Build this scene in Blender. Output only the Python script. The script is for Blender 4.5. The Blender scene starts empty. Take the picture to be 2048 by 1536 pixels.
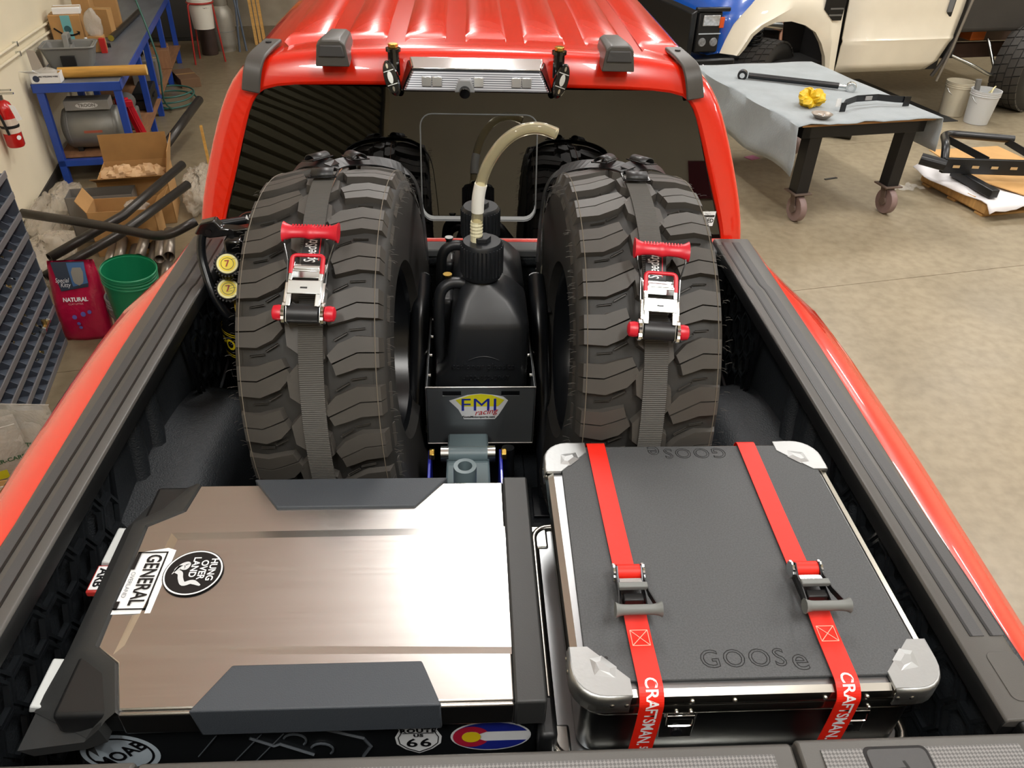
import bpy, math, random
from mathutils import Vector as V, Matrix as M
random.seed(7)
SC = bpy.context.scene
COL = SC.collection
PI = math.pi
TH = math.radians(12)                      # the shop's walls and benches stand 12 degrees off the truck's axis
CT, ST = math.cos(TH), math.sin(TH)
def S(r, u, z=0.0):                        # shop axes (along the back wall, along the left wall) to world
    return V((r*CT - u*ST, r*ST + u*CT, z))
# ------------------------------------------------------------------ camera
cam = bpy.data.cameras.new('camera'); cam.sensor_width = 36.0; cam.lens = 27.07
cam.clip_end = 100
camo = bpy.data.objects.new('camera', cam); COL.objects.link(camo)
ax = V((0.99840, -0.04842, 0.02923)); az = V((0.05642, 0.81178, -0.58158))
ay = -(az.cross(ax)).normalized()
ay = V((0.00447, 0.58159, 0.81296)) if ay.z < 0 else ay
camo.matrix_world = M(((ax.x, ay.x, -az.x, -0.028), (ax.y, ay.y, -az.y, -2.207), (ax.z, ay.z, -az.z, 2.514), (0, 0, 0, 1)))
SC.camera = camo
# ------------------------------------------------------------------ world, exposure
w = bpy.data.worlds.new('world'); SC.world = w; w.use_nodes = True
w.node_tree.nodes['Background'].inputs[0].default_value = (0.75, 0.85, 1.0, 1)
w.node_tree.nodes['Background'].inputs[1].default_value = 0.25
vs = SC.view_settings
vs.view_transform = 'Standard'; vs.look = 'None'; vs.gamma = 1.0; vs.use_curve_mapping = False
vs.exposure = -0.12
# ------------------------------------------------------------------ shop lamps (their area light goes with the fixture)
LAMPS = [(-1.7, -2.6), (0.55, -2.6), (0.55, 1.75), (0.55, 5.6), (3.3, -2.6), (3.3, 1.75), (3.3, 5.6), (6.2, -2.6), (6.2, 1.75), (6.2, 5.6), (9.4, 1.75), (9.4, 5.6)]
LAMP_W = 62.0
LAMP_Z = 4.35
# ------------------------------------------------------------------ helpers
def lin(c):
    c = c/255.0
    return c/12.92 if c <= 0.04045 else ((c+0.055)/1.055)**2.4
def rgb(h):
    if isinstance(h, str): h = (int(h[0:2], 16), int(h[2:4], 16), int(h[4:6], 16))
    return (lin(h[0]), lin(h[1]), lin(h[2]), 1)
def mat(name, col, rough=0.5, metal=0.0, bump=0.0, bs=200.0, var=0.0, vs_=6.0, coat=0.0, spec=0.5, col2=None, stretch=None, rvar=0.0, aniso=0.0, dist=0.002, sheen=0.0):
    m = bpy.data.materials.new(name); m.use_nodes = True
    nt = m.node_tree; N = nt.nodes; L = nt.links; b = N['Principled BSDF']
    c1 = rgb(col)
    b.inputs['Base Color'].default_value = c1; b.inputs['Roughness'].default_value = rough
    b.inputs['Metallic'].default_value = metal; b.inputs['Specular IOR Level'].default_value = spec
    b.inputs['Coat Weight'].default_value = coat; b.inputs['Coat Roughness'].default_value = 0.03
    b.inputs['Anisotropic'].default_value = aniso
    if sheen: b.inputs['Sheen Weight'].default_value = sheen
    tc = None
    def coord():
        nonlocal tc
        if tc is None:
            t = N.new('ShaderNodeTexCoord'); mp = N.new('ShaderNodeMapping')
            L.new(t.outputs['Object'], mp.inputs['Vector']); tc = mp
            if stretch: mp.inputs['Scale'].default_value = stretch
        return tc.outputs['Vector']
    if var or col2:
        n = N.new('ShaderNodeTexNoise'); n.inputs['Scale'].default_value = vs_; n.inputs['Detail'].default_value = 6
        L.new(coord(), n.inputs['Vector'])
        rp = N.new('ShaderNodeValToRGB'); rp.color_ramp.elements[0].position = 0.3; rp.color_ramp.elements[1].position = 0.7
        c2 = rgb(col2) if col2 else tuple(x*(1-var) for x in c1[:3])+(1,)
        hi = c1 if col2 else tuple(min(1, x*(1+var)) for x in c1[:3])+(1,)
        rp.color_ramp.elements[0].color = c2; rp.color_ramp.elements[1].color = hi
        L.new(n.outputs['Fac'], rp.inputs['Fac']); L.new(rp.outputs['Color'], b.inputs['Base Color'])
        if rvar:
            mr = N.new('ShaderNodeMapRange'); mr.inputs['To Min'].default_value = max(0, rough-rvar); mr.inputs['To Max'].default_value = rough+rvar
            L.new(n.outputs['Fac'], mr.inputs['Value']); L.new(mr.outputs['Result'], b.inputs['Roughness'])
    if bump:
        n = N.new('ShaderNodeTexNoise'); n.inputs['Scale'].default_value = bs; n.inputs['Detail'].default_value = 3
        L.new(coord(), n.inputs['Vector'])
        bp = N.new('ShaderNodeBump'); bp.inputs['Strength'].default_value = bump; bp.inputs['Distance'].default_value = dist
        L.new(n.outputs['Fac'], bp.inputs['Height']); L.new(bp.outputs['Normal'], b.inputs['Normal'])
    return m
def glassmat(name, col, alpha, rough=0.02):
    m = bpy.data.materials.new(name); m.use_nodes = True
    nt = m.node_tree; N = nt.nodes; L = nt.links; N.clear()
    o = N.new('ShaderNodeOutputMaterial'); mx = N.new('ShaderNodeMixShader'); t = N.new('ShaderNodeBsdfTransparent'); g = N.new('ShaderNodeBsdfGlossy'); f = N.new('ShaderNodeFresnel')
    c = rgb(col); t.inputs[0].default_value = tuple(x*(1-alpha) for x in c[:3])+(1,)
    g.inputs['Roughness'].default_value = rough; f.inputs[0].default_value = 1.9
    L.new(f.outputs[0], mx.inputs[0]); L.new(t.outputs[0], mx.inputs[1]); L.new(g.outputs[0], mx.inputs[2]); L.new(mx.outputs[0], o.inputs[0])
    return m
def filmmat(name, col, opac, rough=0.15, bump=0.4, bs=25):      # thin clear plastic sheet
    m = bpy.data.materials.new(name); m.use_nodes = True
    nt = m.node_tree; N = nt.nodes; L = nt.links; b = N['Principled BSDF']; o = N['Material Output']
    b.inputs['Base Color'].default_value = rgb(col); b.inputs['Roughness'].default_value = rough
    mx = N.new('ShaderNodeMixShader'); t = N.new('ShaderNodeBsdfTransparent'); mx.inputs[0].default_value = opac
    L.new(t.outputs[0], mx.inputs[1]); L.new(b.outputs[0], mx.inputs[2]); L.new(mx.outputs[0], o.inputs[0])
    n = N.new('ShaderNodeTexNoise'); n.inputs['Scale'].default_value = bs; bp = N.new('ShaderNodeBump'); bp.inputs['Strength'].default_value = bump; bp.inputs['Distance'].default_value = 0.02
    L.new(n.outputs['Fac'], bp.inputs['Height']); L.new(bp.outputs['Normal'], b.inputs['Normal'])
    return m
class B:
    def __init__(s): s.v = []; s.f = []; s.T = None
    def add(s, vs, fs):
        o = len(s.v)
        if s.T is not None: s.v += [tuple(s.T @ V(p)) for p in vs]
        else: s.v += [tuple(p) for p in vs]
        s.f += [tuple(i+o for i in f) for f in fs]; return s
    def box(s, x0, x1, y0, y1, z0, z1):
        return s.add([(x0,y0,z0),(x1,y0,z0),(x1,y1,z0),(x0,y1,z0),(x0,y0,z1),(x1,y0,z1),(x1,y1,z1),(x0,y1,z1)],
                     [(0,3,2,1),(4,5,6,7),(0,1,5,4),(1,2,6,5),(2,3,7,6),(3,0,4,7)])
    def prism(s, poly, axis, a, b):
        n = len(poly)
        def p(q, t): return (t, q[0], q[1]) if axis == 'x' else ((q[0], t, q[1]) if axis == 'y' else (q[0], q[1], t))
        vs = [p(q, a) for q in poly]+[p(q, b) for q in poly]
        fs = [tuple(range(n))[::-1], tuple(range(n, 2*n))]+[(i, (i+1) % n, n+(i+1) % n, n+i) for i in range(n)]
        ar = sum(poly[i][0]*poly[(i+1) % n][1]-poly[(i+1) % n][0]*poly[i][1] for i in range(n))
        flip = (ar < 0) ^ (b < a) ^ (axis == 'y')
        if flip: fs = [f[::-1] for f in fs]
        return s.add(vs, fs)
    def loft(s, rings, cap=True, closed=True):
        n = len(rings[0]); vs = [q for r in rings for q in r]; fs = []
        for k in range(len(rings)-1):
            for i in range(n if closed else n-1):
                j = (i+1) % n; fs.append((k*n+i, k*n+j, (k+1)*n+j, (k+1)*n+i))
        if cap and closed: fs += [tuple(range(n))[::-1], tuple(range((len(rings)-1)*n, len(rings)*n))]
        return s.add(vs, fs)
    def cyl(s, p0, p1, r0, r1=None, n=16, cap=True):
        return s.tube([p0, p1], r0, n, cap=cap, r1=r1)
    def tube(s, pts, r, n=10, cap=True, r1=None, closed=False):
        pts = [V(p) for p in pts]; m = len(pts); rings = []; pd = None; ref = None
        for i in range(m):
            if closed: d = (pts[(i+1) % m]-pts[i-1])
            else: d = (pts[min(i+1, m-1)]-pts[max(i-1, 0)])
            d = d.normalized()
            if ref is None:
                ref = V((0, 0, 1)) if abs(d.z) < 0.9 else V((1, 0, 0))
                ref = (ref-d*ref.dot(d)).normalized()
            else:
                ref = (ref-d*ref.dot(d)).normalized()
            b = d.cross(ref)
            rr = r[i] if isinstance(r, (list, tuple)) else (r if r1 is None else r+(r1-r)*i/(m-1))
            rings.append([pts[i]+(ref*math.cos(2*PI*k/n)+b*math.sin(2*PI*k/n))*rr for k in range(n)])
        if closed: rings.append(rings[0]); cap = False
        return s.loft(rings, cap)
    def lathe(s, prof, c=(0, 0, 0), n=32, axis='z', closed=False, a0=0.0, a1=2*PI):
        full = abs(a1-a0-2*PI) < 1e-6; m = n if full else n+1; rings = []
        for (r, h) in prof:
            ring = []
            for k in range(m):
                a = a0+(a1-a0)*k/n; x, y = r*math.cos(a), r*math.sin(a)
                q = (x, y, h) if axis == 'z' else ((h, x, y) if axis == 'x' else (y, h, x))
                ring.append((q[0]+c[0], q[1]+c[1], q[2]+c[2]))
            rings.append(ring)
        if closed: rings.append(rings[0])
        return s.loft(rings[::-1] if axis == 'zz' else rings, cap=False, closed=full)
    def grid(s, rows): return s.loft(rows, cap=False, closed=False)
    def sphere(s, c, r, n=12, m=8, sc=(1, 1, 1)):
        rows = []
        for i in range(m+1):
            t = PI*i/m; rows.append([(c[0]+r*sc[0]*math.sin(t)*math.cos(2*PI*k/n), c[1]+r*sc[1]*math.sin(t)*math.sin(2*PI*k/n), c[2]+r*sc[2]*-math.cos(t)) for k in range(n)])
        return s.loft(rows, cap=False)
    def ribbon(s, pts, wd, w, t):
        pts = [V(p) for p in pts]; m = len(pts); rings = []
        for i in range(m):
            d = (pts[min(i+1, m-1)]-pts[max(i-1, 0)]).normalized()
            a = V(wd[i] if isinstance(wd, list) else wd); a = (a-d*a.dot(d)).normalized(); nn = a.cross(d)
            rings.append([pts[i]-a*w/2-nn*t/2, pts[i]+a*w/2-nn*t/2, pts[i]+a*w/2+nn*t/2, pts[i]-a*w/2+nn*t/2])
        return s.loft(rings)
    def mesh(s, name, m, smooth=None):
        me = bpy.data.meshes.new(name); me.from_pydata(s.v, [], s.f); me.update()
        if m: me.materials.append(m)
        if smooth is not None:
            me.polygons.foreach_set('use_smooth', [True]*len(me.polygons))
            if smooth < 179: me.set_sharp_from_angle(angle=math.radians(smooth))
        return me
    def o(s, name, m, parent=None, bev=0.0, smooth=None, seg=2, solid=0.0, sub=0):
        if bev and smooth is None: smooth = 40
        o = obj(name, s.mesh(name, m, smooth), parent)
        if solid:
            md = o.modifiers.new('t', 'SOLIDIFY'); md.thickness = solid; md.offset = 0
        if bev:
            md = o.modifiers.new('b', 'BEVEL'); md.width = bev; md.segments = seg; md.limit_method = 'ANGLE'; md.angle_limit = math.radians(38); md.harden_normals = False
        if sub:
            md = o.modifiers.new('s', 'SUBSURF'); md.levels = sub; md.render_levels = sub
        return o
def obj(name, me, parent=None):
    o = bpy.data.objects.new(name, me); COL.objects.link(o)
    if parent is not None: o.parent = parent
    return o
def thing(name, label, cat, loc=(0, 0, 0), rz=0.0, group=None):
    o = bpy.data.objects.new(name, None); COL.objects.link(o); o.location = loc; o.rotation_euler = (0, 0, rz)
    o.empty_display_size = 0.05
    return tag(o, label, cat, group)
def tag(o, label, cat, group=None, kind=None):
    if label: o['label'] = label
    if cat: o['category'] = cat
    if group: o['group'] = group
    if kind: o['kind'] = kind
    return o
def struct(name, b, m, **k):
    o = b.o(name, m, **k); o['kind'] = 'structure'; return o
def stuff(o): o['kind'] = 'stuff'; return o
def copy_part(o, parent, mtx=None):
    c = o.copy(); COL.objects.link(c); c.parent = parent
    if mtx is not None: c.matrix_local = mtx
    for ch in [q for q in o.children]: copy_part(ch, c)
    return c
def bez(pts, n=8):                                      # smooth path through points (Catmull-Rom)
    P = [V(p) for p in pts]; out = []
    for i in range(len(P)-1):
        a = P[max(i-1, 0)]; b = P[i]; c = P[i+1]; d = P[min(i+2, len(P)-1)]
        for k in range(n):
            t = k/n
            out.append(0.5*((2*b)+(c-a)*t+(2*a-5*b+4*c-d)*t*t+(3*b-a-3*c+d)*t*t*t))
    out.append(P[-1]); return out
def fillet(pts, r, n=6):                                # polyline with rounded corners
    P = [V(p) for p in pts]; out = [P[0]]
    for i in range(1, len(P)-1):
        a = (P[i-1]-P[i]); b = (P[i+1]-P[i]); rr = min(r, a.length*0.49, b.length*0.49)
        p0 = P[i]+a.normalized()*rr; p1 = P[i]+b.normalized()*rr
        for k in range(n+1):
            t = k/n; out.append(p0*(1-t)**2+P[i]*2*t*(1-t)+p1*t*t)
    out.append(P[-1]); return out
def rrect(x0, x1, y0, y1, r, n=5):
    out = []
    for (cx, cy, a) in ((x1-r, y1-r, 0), (x0+r, y1-r, 90), (x0+r, y0+r, 180), (x1-r, y0+r, 270)):
        for k in range(n+1):
            t = math.radians(a+90*k/n); out.append((cx+r*math.cos(t), cy+r*math.sin(t)))
    return out
def text(name, s, size, m, parent, f, bold=0.0, align='CENTER', sx=1.0, shear=0.0, thick=0.0, spacing=1.0):
    cu = bpy.data.curves.new('t', 'FONT'); cu.body = s; cu.size = size; cu.align_x = align; cu.align_y = 'CENTER'
    cu.offset = bold; cu.shear = shear; cu.resolution_u = 3; cu.extrude = thick; cu.space_character = spacing
    t = bpy.data.objects.new('t', cu); COL.objects.link(t)
    dg = bpy.context.evaluated_depsgraph_get(); me = bpy.data.meshes.new_from_object(t.evaluated_get(dg))
    bpy.data.objects.remove(t); bpy.data.curves.remove(cu)
    for v in me.vertices:
        v.co = V(f(v.co.x*sx, v.co.y, v.co.z))
    me.materials.clear(); me.materials.append(m); me.name = name; me.update()
    return obj(name, me, parent)
def frame(o, ex, ey):                                    # flat map: text x along ex, y along ey, z out
    o, ex, ey = V(o), V(ex).normalized(), V(ey).normalized(); ez = ex.cross(ey)
    return lambda x, y, z=0.0: o+ex*x+ey*y+ez*z
# ------------------------------------------------------------------ materials
def brick_floor():
    m = mat('concrete', 'a39a88', 0.42, var=0.13, vs_=1.3, bump=0.12, bs=90, rvar=0.12)
    return m
RED = mat('red_paint', 'e0240a', 0.22, coat=1.0, spec=0.5)
CAPB = mat('rail_plastic', '4b4946', 0.42, bump=0.25, bs=700, dist=0.0006)
CAPG = mat('rail_groove_plastic', '434344', 0.5, bump=0.35, bs=500, dist=0.0006)
BLK = mat('black_plastic', '141516', 0.45)
BLKG = mat('gloss_black', '0b0b0c', 0.12, coat=0.3)
SATB = mat('satin_black_powdercoat', '15171a', 0.28)
LINER = mat('sprayed_bedliner', '2a2e32', 0.5, bump=0.7, bs=260, dist=0.003)
RUB = mat('tyre_rubber', '403d39', 0.52, var=0.12, vs_=9)
RUBD = mat('dark_rubber_groove_shade', '282725', 0.6, var=0.1, vs_=9)  # same tread rubber with groove shade darkened in; plain dark rubber elsewhere
ALU = mat('brushed_aluminium', 'd6d4d1', 0.25, metal=1.0, var=0.02, vs_=4, stretch=(1, 40, 1), rvar=0.04)
ALUR = mat('satin_aluminium', 'c8c8c4', 0.27, metal=1.0)
ALUD = mat('dull_aluminium_sheet', '9a9c9e', 0.33, metal=1.0, var=0.08, vs_=4)
STEEL = mat('zinc_steel', 'cfd3d3', 0.22, metal=1.0)
CHR = mat('chrome', 'e6e6e6', 0.08, metal=1.0)
GOLD = mat('gold_zinc', 'd8b25a', 0.25, metal=1.0)
WHITE = mat('white_vinyl', 'e9ebec', 0.35)
INK = mat('black_ink', '0d0d10', 0.4)
WEBB = mat('black_webbing', '3a3936', 0.55, bump=0.5, bs=1.0, dist=0.001)
# ================================================================== the shop
def concrete_mat(c='988c75'):
    m = mat('concrete', c, 0.36, var=0.16, vs_=1.1, bump=0.1, bs=60, rvar=0.12)
    nt = m.node_tree; N = nt.nodes; L = nt.links; b = N['Principled BSDF']
    # fine speckle over the cloudy tone
    n = N.new('ShaderNodeTexNoise'); n.inputs['Scale'].default_value = 14; n.inputs['Detail'].default_value = 8
    t = N.new('ShaderNodeTexCoord'); L.new(t.outputs['Object'], n.inputs['Vector'])
    mx = N.new('ShaderNodeMixRGB'); mx.blend_type = 'MULTIPLY'; mx.inputs[0].default_value = 0.55
    rp = N.new('ShaderNodeValToRGB'); rp.color_ramp.elements[0].position = 0.3; rp.color_ramp.elements[1].position = 0.62
    rp.color_ramp.elements[0].color = (0.62, 0.6, 0.56, 1); rp.color_ramp.elements[1].color = (1, 1, 1, 1)
    src = b.inputs['Base Color'].links[0].from_socket
    L.new(n.outputs['Fac'], rp.inputs['Fac']); L.new(src, mx.inputs[1]); L.new(rp.outputs['Color'], mx.inputs[2]); L.new(mx.outputs[0], b.inputs['Base Color'])
    return m
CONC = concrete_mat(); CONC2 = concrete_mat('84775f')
WALLM = mat('cream_wall_paint', 'ebe0c4', 0.6, var=0.03, vs_=2, bump=0.05, bs=40)
WALLD = mat('far_block_wall', '9a8f7c', 0.8, var=0.25, vs_=2.5)
CEILM = mat('white_ceiling', 'eeeef0', 0.8)
DOORM = mat('olive_rollup_door', '6f6a55', 0.5)
JOINT = mat('joint_filler', 'b3a892', 0.6)
R0, R1, U0, U1, H = -2.53, 12.0, -6.4, 11.2, 5.2
def shopquad(z): return [S(R0, U0, z), S(R1, U0, z), S(R1, U1, z), S(R0, U1, z)]
# floor in slabs with sawn joints between
fl = struct('floor', B().add([p-V((0,0,0.012)) for p in shopquad(0)], [(0, 1, 2, 3)]), JOINT)
us = [-6.4, -3.3, -0.85, 1.88, 4.62, 7.9, 11.2]; rs = [-2.53, 1.0, 8.2, 12.0]
for i in range(len(us)-1):
    for j in range(len(rs)-1):
        g = 0.0025
        a = [S(rs[j]+g, us[i]+g), S(rs[j+1]-g, us[i]+g), S(rs[j+1]-g, us[i+1]-g), S(rs[j]+g, us[i+1]-g)]
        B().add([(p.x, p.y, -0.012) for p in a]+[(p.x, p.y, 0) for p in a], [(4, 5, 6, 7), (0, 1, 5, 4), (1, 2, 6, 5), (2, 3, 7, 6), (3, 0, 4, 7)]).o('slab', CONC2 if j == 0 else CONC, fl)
def wallq(name, a, b_, m, t=0.15, h=H):
    a, b_ = V(a), V(b_); d = (b_-a).normalized(); n = V((d.y, -d.x, 0))*t
    q = B(); q.add([a, b_, b_+n, a+n]+[p+V((0, 0, h)) for p in (a, b_, b_+n, a+n)], [(0, 3, 2, 1), (4, 5, 6, 7), (0, 1, 5, 4), (1, 2, 6, 5), (2, 3, 7, 6), (3, 0, 4, 7)])
    return struct(name, q, m)
wallq('wall_left', S(R0, U1), S(R0, U0), WALLM)
wallq('wall_far', S(R1, U1), S(R0, U1), WALLD)
wallq('wall_right', S(R1, U0), S(R1, U1), WALLM)
wallq('wall_near', S(R0, U0), S(R1, U0), WALLM)
struct('ceiling', B().add(shopquad(H)+[p for p in shopquad(H+0.1)], [(3, 2, 1, 0), (4, 5, 6, 7), (0, 1, 5, 4), (1, 2, 6, 5), (2, 3, 7, 6), (3, 0, 4, 7)]), CEILM)
# dark rubber baseboard of the left wall
q = B(); q.T = M.Translation(S(R0, 0)) @ M.Rotation(TH, 4, 'Z'); q.box(0, 0.012, U0, U1, 0, 0.1)
struct('baseboard_left', q, mat('dark_base_rubber', '2c2924', 0.6))
# roll-up door in the wall behind the photographer (seen in the rear glass)
q = B(); q.T = M.Translation(S(R0+0.02, -1.0)) @ M.Rotation(TH-PI/2, 4, 'Z')
q.box(-0.08, 5.0, 0, 0.06, 3.9, 4.05).box(-0.08, 0, 0, 0.06, 0, 3.9).box(4.92, 5.0, 0, 0.06, 0, 3.9)
dr = struct('door_1', q, mat('door_frame_paint', '3a382f', 0.5))
sl = None
for k in range(39):
    q = B(); q.prism([(0.0, 0.0), (0.03, 0.02), (0.03, 0.075), (0.0, 0.098), (-0.01, 0.05)], 'x', 0, 4.92)
    if sl is None:
        sl = q.o('slat', DOORM, dr); o = sl
    else:
        o = sl.copy(); COL.objects.link(o)
    o.matrix_local = M.Translation(S(R0+0.02, -1.0, 0.1*k)) @ M.Rotation(TH-PI/2, 4, 'Z')
# shop wall banner and board behind the photographer
ban = mat('maroon_banner', '6d1a26', 0.6)
for (r, z, wd, ht, m, lb) in ((1.75, 2.75, 0.55, 0.42, ban, 'small maroon banner on the wall beside the roll-up door'), (5.4, 2.4, 1.5, 0.34, ban, 'long maroon banner on the wall above the shelf')):
    q = B(); q.box(-wd/2, wd/2, 0, 0.01, -ht/2, ht/2)
    o = q.o('banner', m); o.location = S(r, U0+0.02, z); o.rotation_euler = (0, 0, TH); tag(o, lb, 'banner')
# ceiling lamps
HOUS = mat('lamp_housing', 'd8d8d8', 0.5)
for k, (r, u) in enumerate(LAMPS):
    t = thing('ceiling_lamp', 'long white LED shop lamp hung under the ceiling', 'lamp', S(r, u, LAMP_Z), TH, 'LED shop lamps in rows under the ceiling')
    B().box(-0.17, 0.17, -0.63, 0.63, 0.02, 0.07).o('housing', HOUS, t, bev=0.008)
    for sx in (-0.12, 0.12):
        B().tube([(sx, -0.5, 0.07), (sx, -0.5, H-LAMP_Z)], 0.004, 6).o('hanger', HOUS, t)
    ld = bpy.data.lights.new('lamp_light', 'AREA'); ld.shape = 'RECTANGLE'; ld.size = 0.3; ld.size_y = 1.2; ld.energy = LAMP_W; ld.color = (1.0, 0.975, 0.935)
    lo = bpy.data.objects.new('lamp_light', ld); COL.objects.link(lo); lo.parent = t
    lu = ld.copy(); lu.energy = LAMP_W*.5; lv = bpy.data.objects.new('added_uplight', lu); COL.objects.link(lv); lv.parent = t; lv.location = (0, 0, .09); lv.rotation_euler = (PI, 0, 0)  # extra upward light added to each fixture to brighten ceiling and reflections
# ================================================================== the red pickup
TR = thing('pickup_truck', 'bright red pickup truck with a loaded open cargo bed', 'truck')
# ---- cab shell
def yb(z): return 0.055+(z-1.45)*0.27
half = [(.878, 1.30), (.878, 1.42), (.868, 1.52), (.842, 1.62), (.806, 1.73), (.768, 1.83), (.728, 1.90), (.682, 1.943), (.60, 1.968), (.45, 1.982), (.25, 1.990), (0, 1.993)]
gl = [(.805, 1.30), (.80, 1.44), (.786, 1.50), (.762, 1.57), (.733, 1.65), (.704, 1.74), (.676, 1.82), (.652, 1.866), (.605, 1.887), (.45, 1.892), (.25, 1.894), (0, 1.895)]
def full(h): return [(-x, z) for x, z in h]+[(x, z) for x, z in h[-2::-1]]
F_, G_ = full(half), full(gl)
def ring(fx, dz, y, lift=0.0): return [(x*fx, (y(z) if callable(y) else y), z+dz*(1 if z > 1.6 else 0)+(lift if z > 1.9 else 0)) for x, z in F_]
def mixr(a, y):  # between face ring and glass ring
    return [((1-a)*x*.985+a*gx, y(((1-a)*(z-.006)+a*gz)), (1-a)*(z-.006)+a*gz) for (x, z), (gx, gz) in zip(F_, G_)]
q = B()
rows = [ring(1.0, 0.03, 2.6), ring(1.0, 0.03, 1.7), ring(1.0, 0.022, 1.0), ring(1.0, 0.012, 0.6), ring(1.0, 0.004, 0.38), ring(.999, 0, lambda z: yb(z)+.060), ring(.994, -.002, lambda z: yb(z)+.030),
        mixr(0.07, lambda z: yb(z)+.018), mixr(0.4, lambda z: yb(z)+.010), mixr(.93, lambda z: yb(z)+.004), mixr(1.0, lambda z: yb(z)+.016)]
q.grid(rows)
cab = q.o('cab', RED, TR, smooth=50)
md = cab.modifiers.new('s', 'SUBSURF'); md.levels = 1; md.render_levels = 1
# lower back panel under the glass
B().box(-.84, .84, 0.045, 0.075, 1.0, 1.462).o('lower_back_panel', RED, TR, bev=.006)
# raised roof pressings
for cx in (-.515, -.335, -.155, .03, .21, .40, .575):
    q = B(); rows = []
    for i in range(10):
        y = [.31, .36, .40][i] if i < 3 else .40+(i-2)*.28; h = [-.02, -.002, .0045][min(i, 2)]
        zc = 1.999-0.05*abs(cx)**2.2+min(1, (y-.3)/.9)*.022
        rows.append([(cx-.062, y, zc-.004), (cx-.048, y, zc+h), (cx+.048, y, zc+h), (cx+.062, y, zc-.004)])
    q.grid(rows).o('roof_pressing', RED, TR, smooth=60)
# roof end caps
for cx in (-.412, .412):
    q = B(); prof = [(-.048, -.022), (-.040, .036), (-.026, .048), (.026, .048), (.040, .036), (.048, -.022)]
    r0 = [(cx+x*1.0, .135, 1.978+z) for x, z in prof]; r1 = [(cx+x, .16, 1.98+z*1.05) for x, z in prof]; r2 = [(cx+x*.85, .32, 1.985+z*.75) for x, z in prof]; r3 = [(cx+x*.7, .345, 1.988+z*.1) for x, z in prof]
    o = q.loft([r0, r1, r2, r3]).o('roof_cap', CAPB, TR, bev=.004)
    B().prism([(cx-.038, 1.983), (cx+.038, 1.983), (cx+.031, 2.014), (cx-.031, 2.014)], 'y', .138, .130).o('end_face', CAPG, o, bev=.003)
# ditch strips at the roof corners
for sx in (-1, 1):
    q = B(); pts = [(sx*.618, .35, 1.978), (sx*.628, .25, 1.974), (sx*.640, .20, 1.962), (sx*.648, .178, 1.94), (sx*.655, .168, 1.91), (sx*.662, .163, 1.875)]
    o = q.ribbon(bez(pts, 5), (1, 0, 0), .052, .012).o('roof_corner_strip', CAPB, TR, bev=.004)
    B().cyl((sx*.622, .3, 1.982), (sx*.622, .3, 1.986), .009, n=12).o('plug', BLK, o)
# rear glass, gently curved, with a sliding centre pane
GLS = glassmat('tinted_glass', '202420', 0.93, 0.015)
q = B(); rows = []
for i in range(13):
    z = 1.448+(1.892-1.448)*i/12
    hw = .797-(z-1.448)*.33 if z < 1.84 else (.668-(z-1.84)*1.0)
    rows.append([(hw*(k/12-.5)*2, yb(z)+.013-.012*(1-((k/12-.5)*2)**2), z) for k in range(13)])
rg = q.grid([r[::-1] for r in rows]).o('rear_window', GLS, TR, smooth=180)
def gp(x, z, d=0): return (x, yb(z)+.013-.012*(1-(x/.72)**2)-d, z)
rr = rrect(-.17, .185, 1.518, 1.822, .035)
q = B(); q.tube([gp(x, z, .002) for x, z in rr], .0022, 6, closed=True); q.o('slider_frame', mat('slider_edge', '5c5f60', .4), rg)
q = B(); lo_ = [p for p in rr if p[1] < 1.56]; lo_ = sorted(lo_, key=lambda p: p[0])
q.add([gp(x, z-.003, .003) for x, z in lo_]+[gp(x*.985, z+.012, .003) for x, z in lo_], [(i, i+1, len(lo_)+i+1, len(lo_)+i) for i in range(len(lo_)-1)]); q.o('slider_sill', mat('slider_sill_grey', 'a6a9aa', .35), rg)
# cab interior seen through the tint
INT = mat('cab_trim', '1a1a1b', .7); SEAT = mat('seat_leather', '202022', .5)
q = B(); q.box(-.74, .74, .2, 2.4, .95, 1.0); q.box(-.74, -.72, .2, 2.4, 1.0, 1.7); q.box(.72, .74, .2, 2.4, 1.0, 1.7); q.box(-.74, .74, 2.4, 2.42, 1.0, 1.9)
q.o('cabin_lining', INT, TR)
for cx in (-.42, .42):
    s_ = B().box(cx-.24, cx+.24, .55, .7, 1.0, 1.55).o('front_seat', SEAT, TR, bev=.04, seg=3)
    B().box(cx-.12, cx+.12, .56, .66, 1.57, 1.75).o('headrest', SEAT, s_, bev=.03, seg=3)
B().box(-.14, .10, .95, 1.15, 1.35, 1.42).o('console', INT, TR, bev=.01)
# window stickers
o = B().add([gp(-.70+.062*math.cos(a*PI/12), 1.475+.062*math.sin(a*PI/12), .002) for a in range(0, 25)], [tuple(range(24))]).o('round_sticker', INK, TR)
B().tube([gp(-.70+.058*math.cos(a*PI/12), 1.475+.058*math.sin(a*PI/12), .0025) for a in range(24)], .0016, 5, closed=True).o('sticker_ring', mat('sticker_brown', '6a3a2c', .5), o)
def arcf(x, y, z=0):
    a = PI/2-x/.042; r = .043+y
    return V(gp(-.70+r*math.cos(a), 1.475+r*math.sin(a), .0035))
text('sticker_lettering', 'HN MARKING', .019, WHITE, o, arcf, bold=.0006)
o = B().add([gp(x, z, .002) for x, z in ((.70, 1.50), (.762, 1.50), (.770, 1.545), (.70, 1.545))], [(0, 1, 2, 3)]).o('small_sticker', WHITE, TR)
text('sticker_lettering', 'OHBED', .017, INK, o, lambda x, y, z=0: V(gp(.735+x, 1.517+y, .0035)), bold=.0004)
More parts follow.
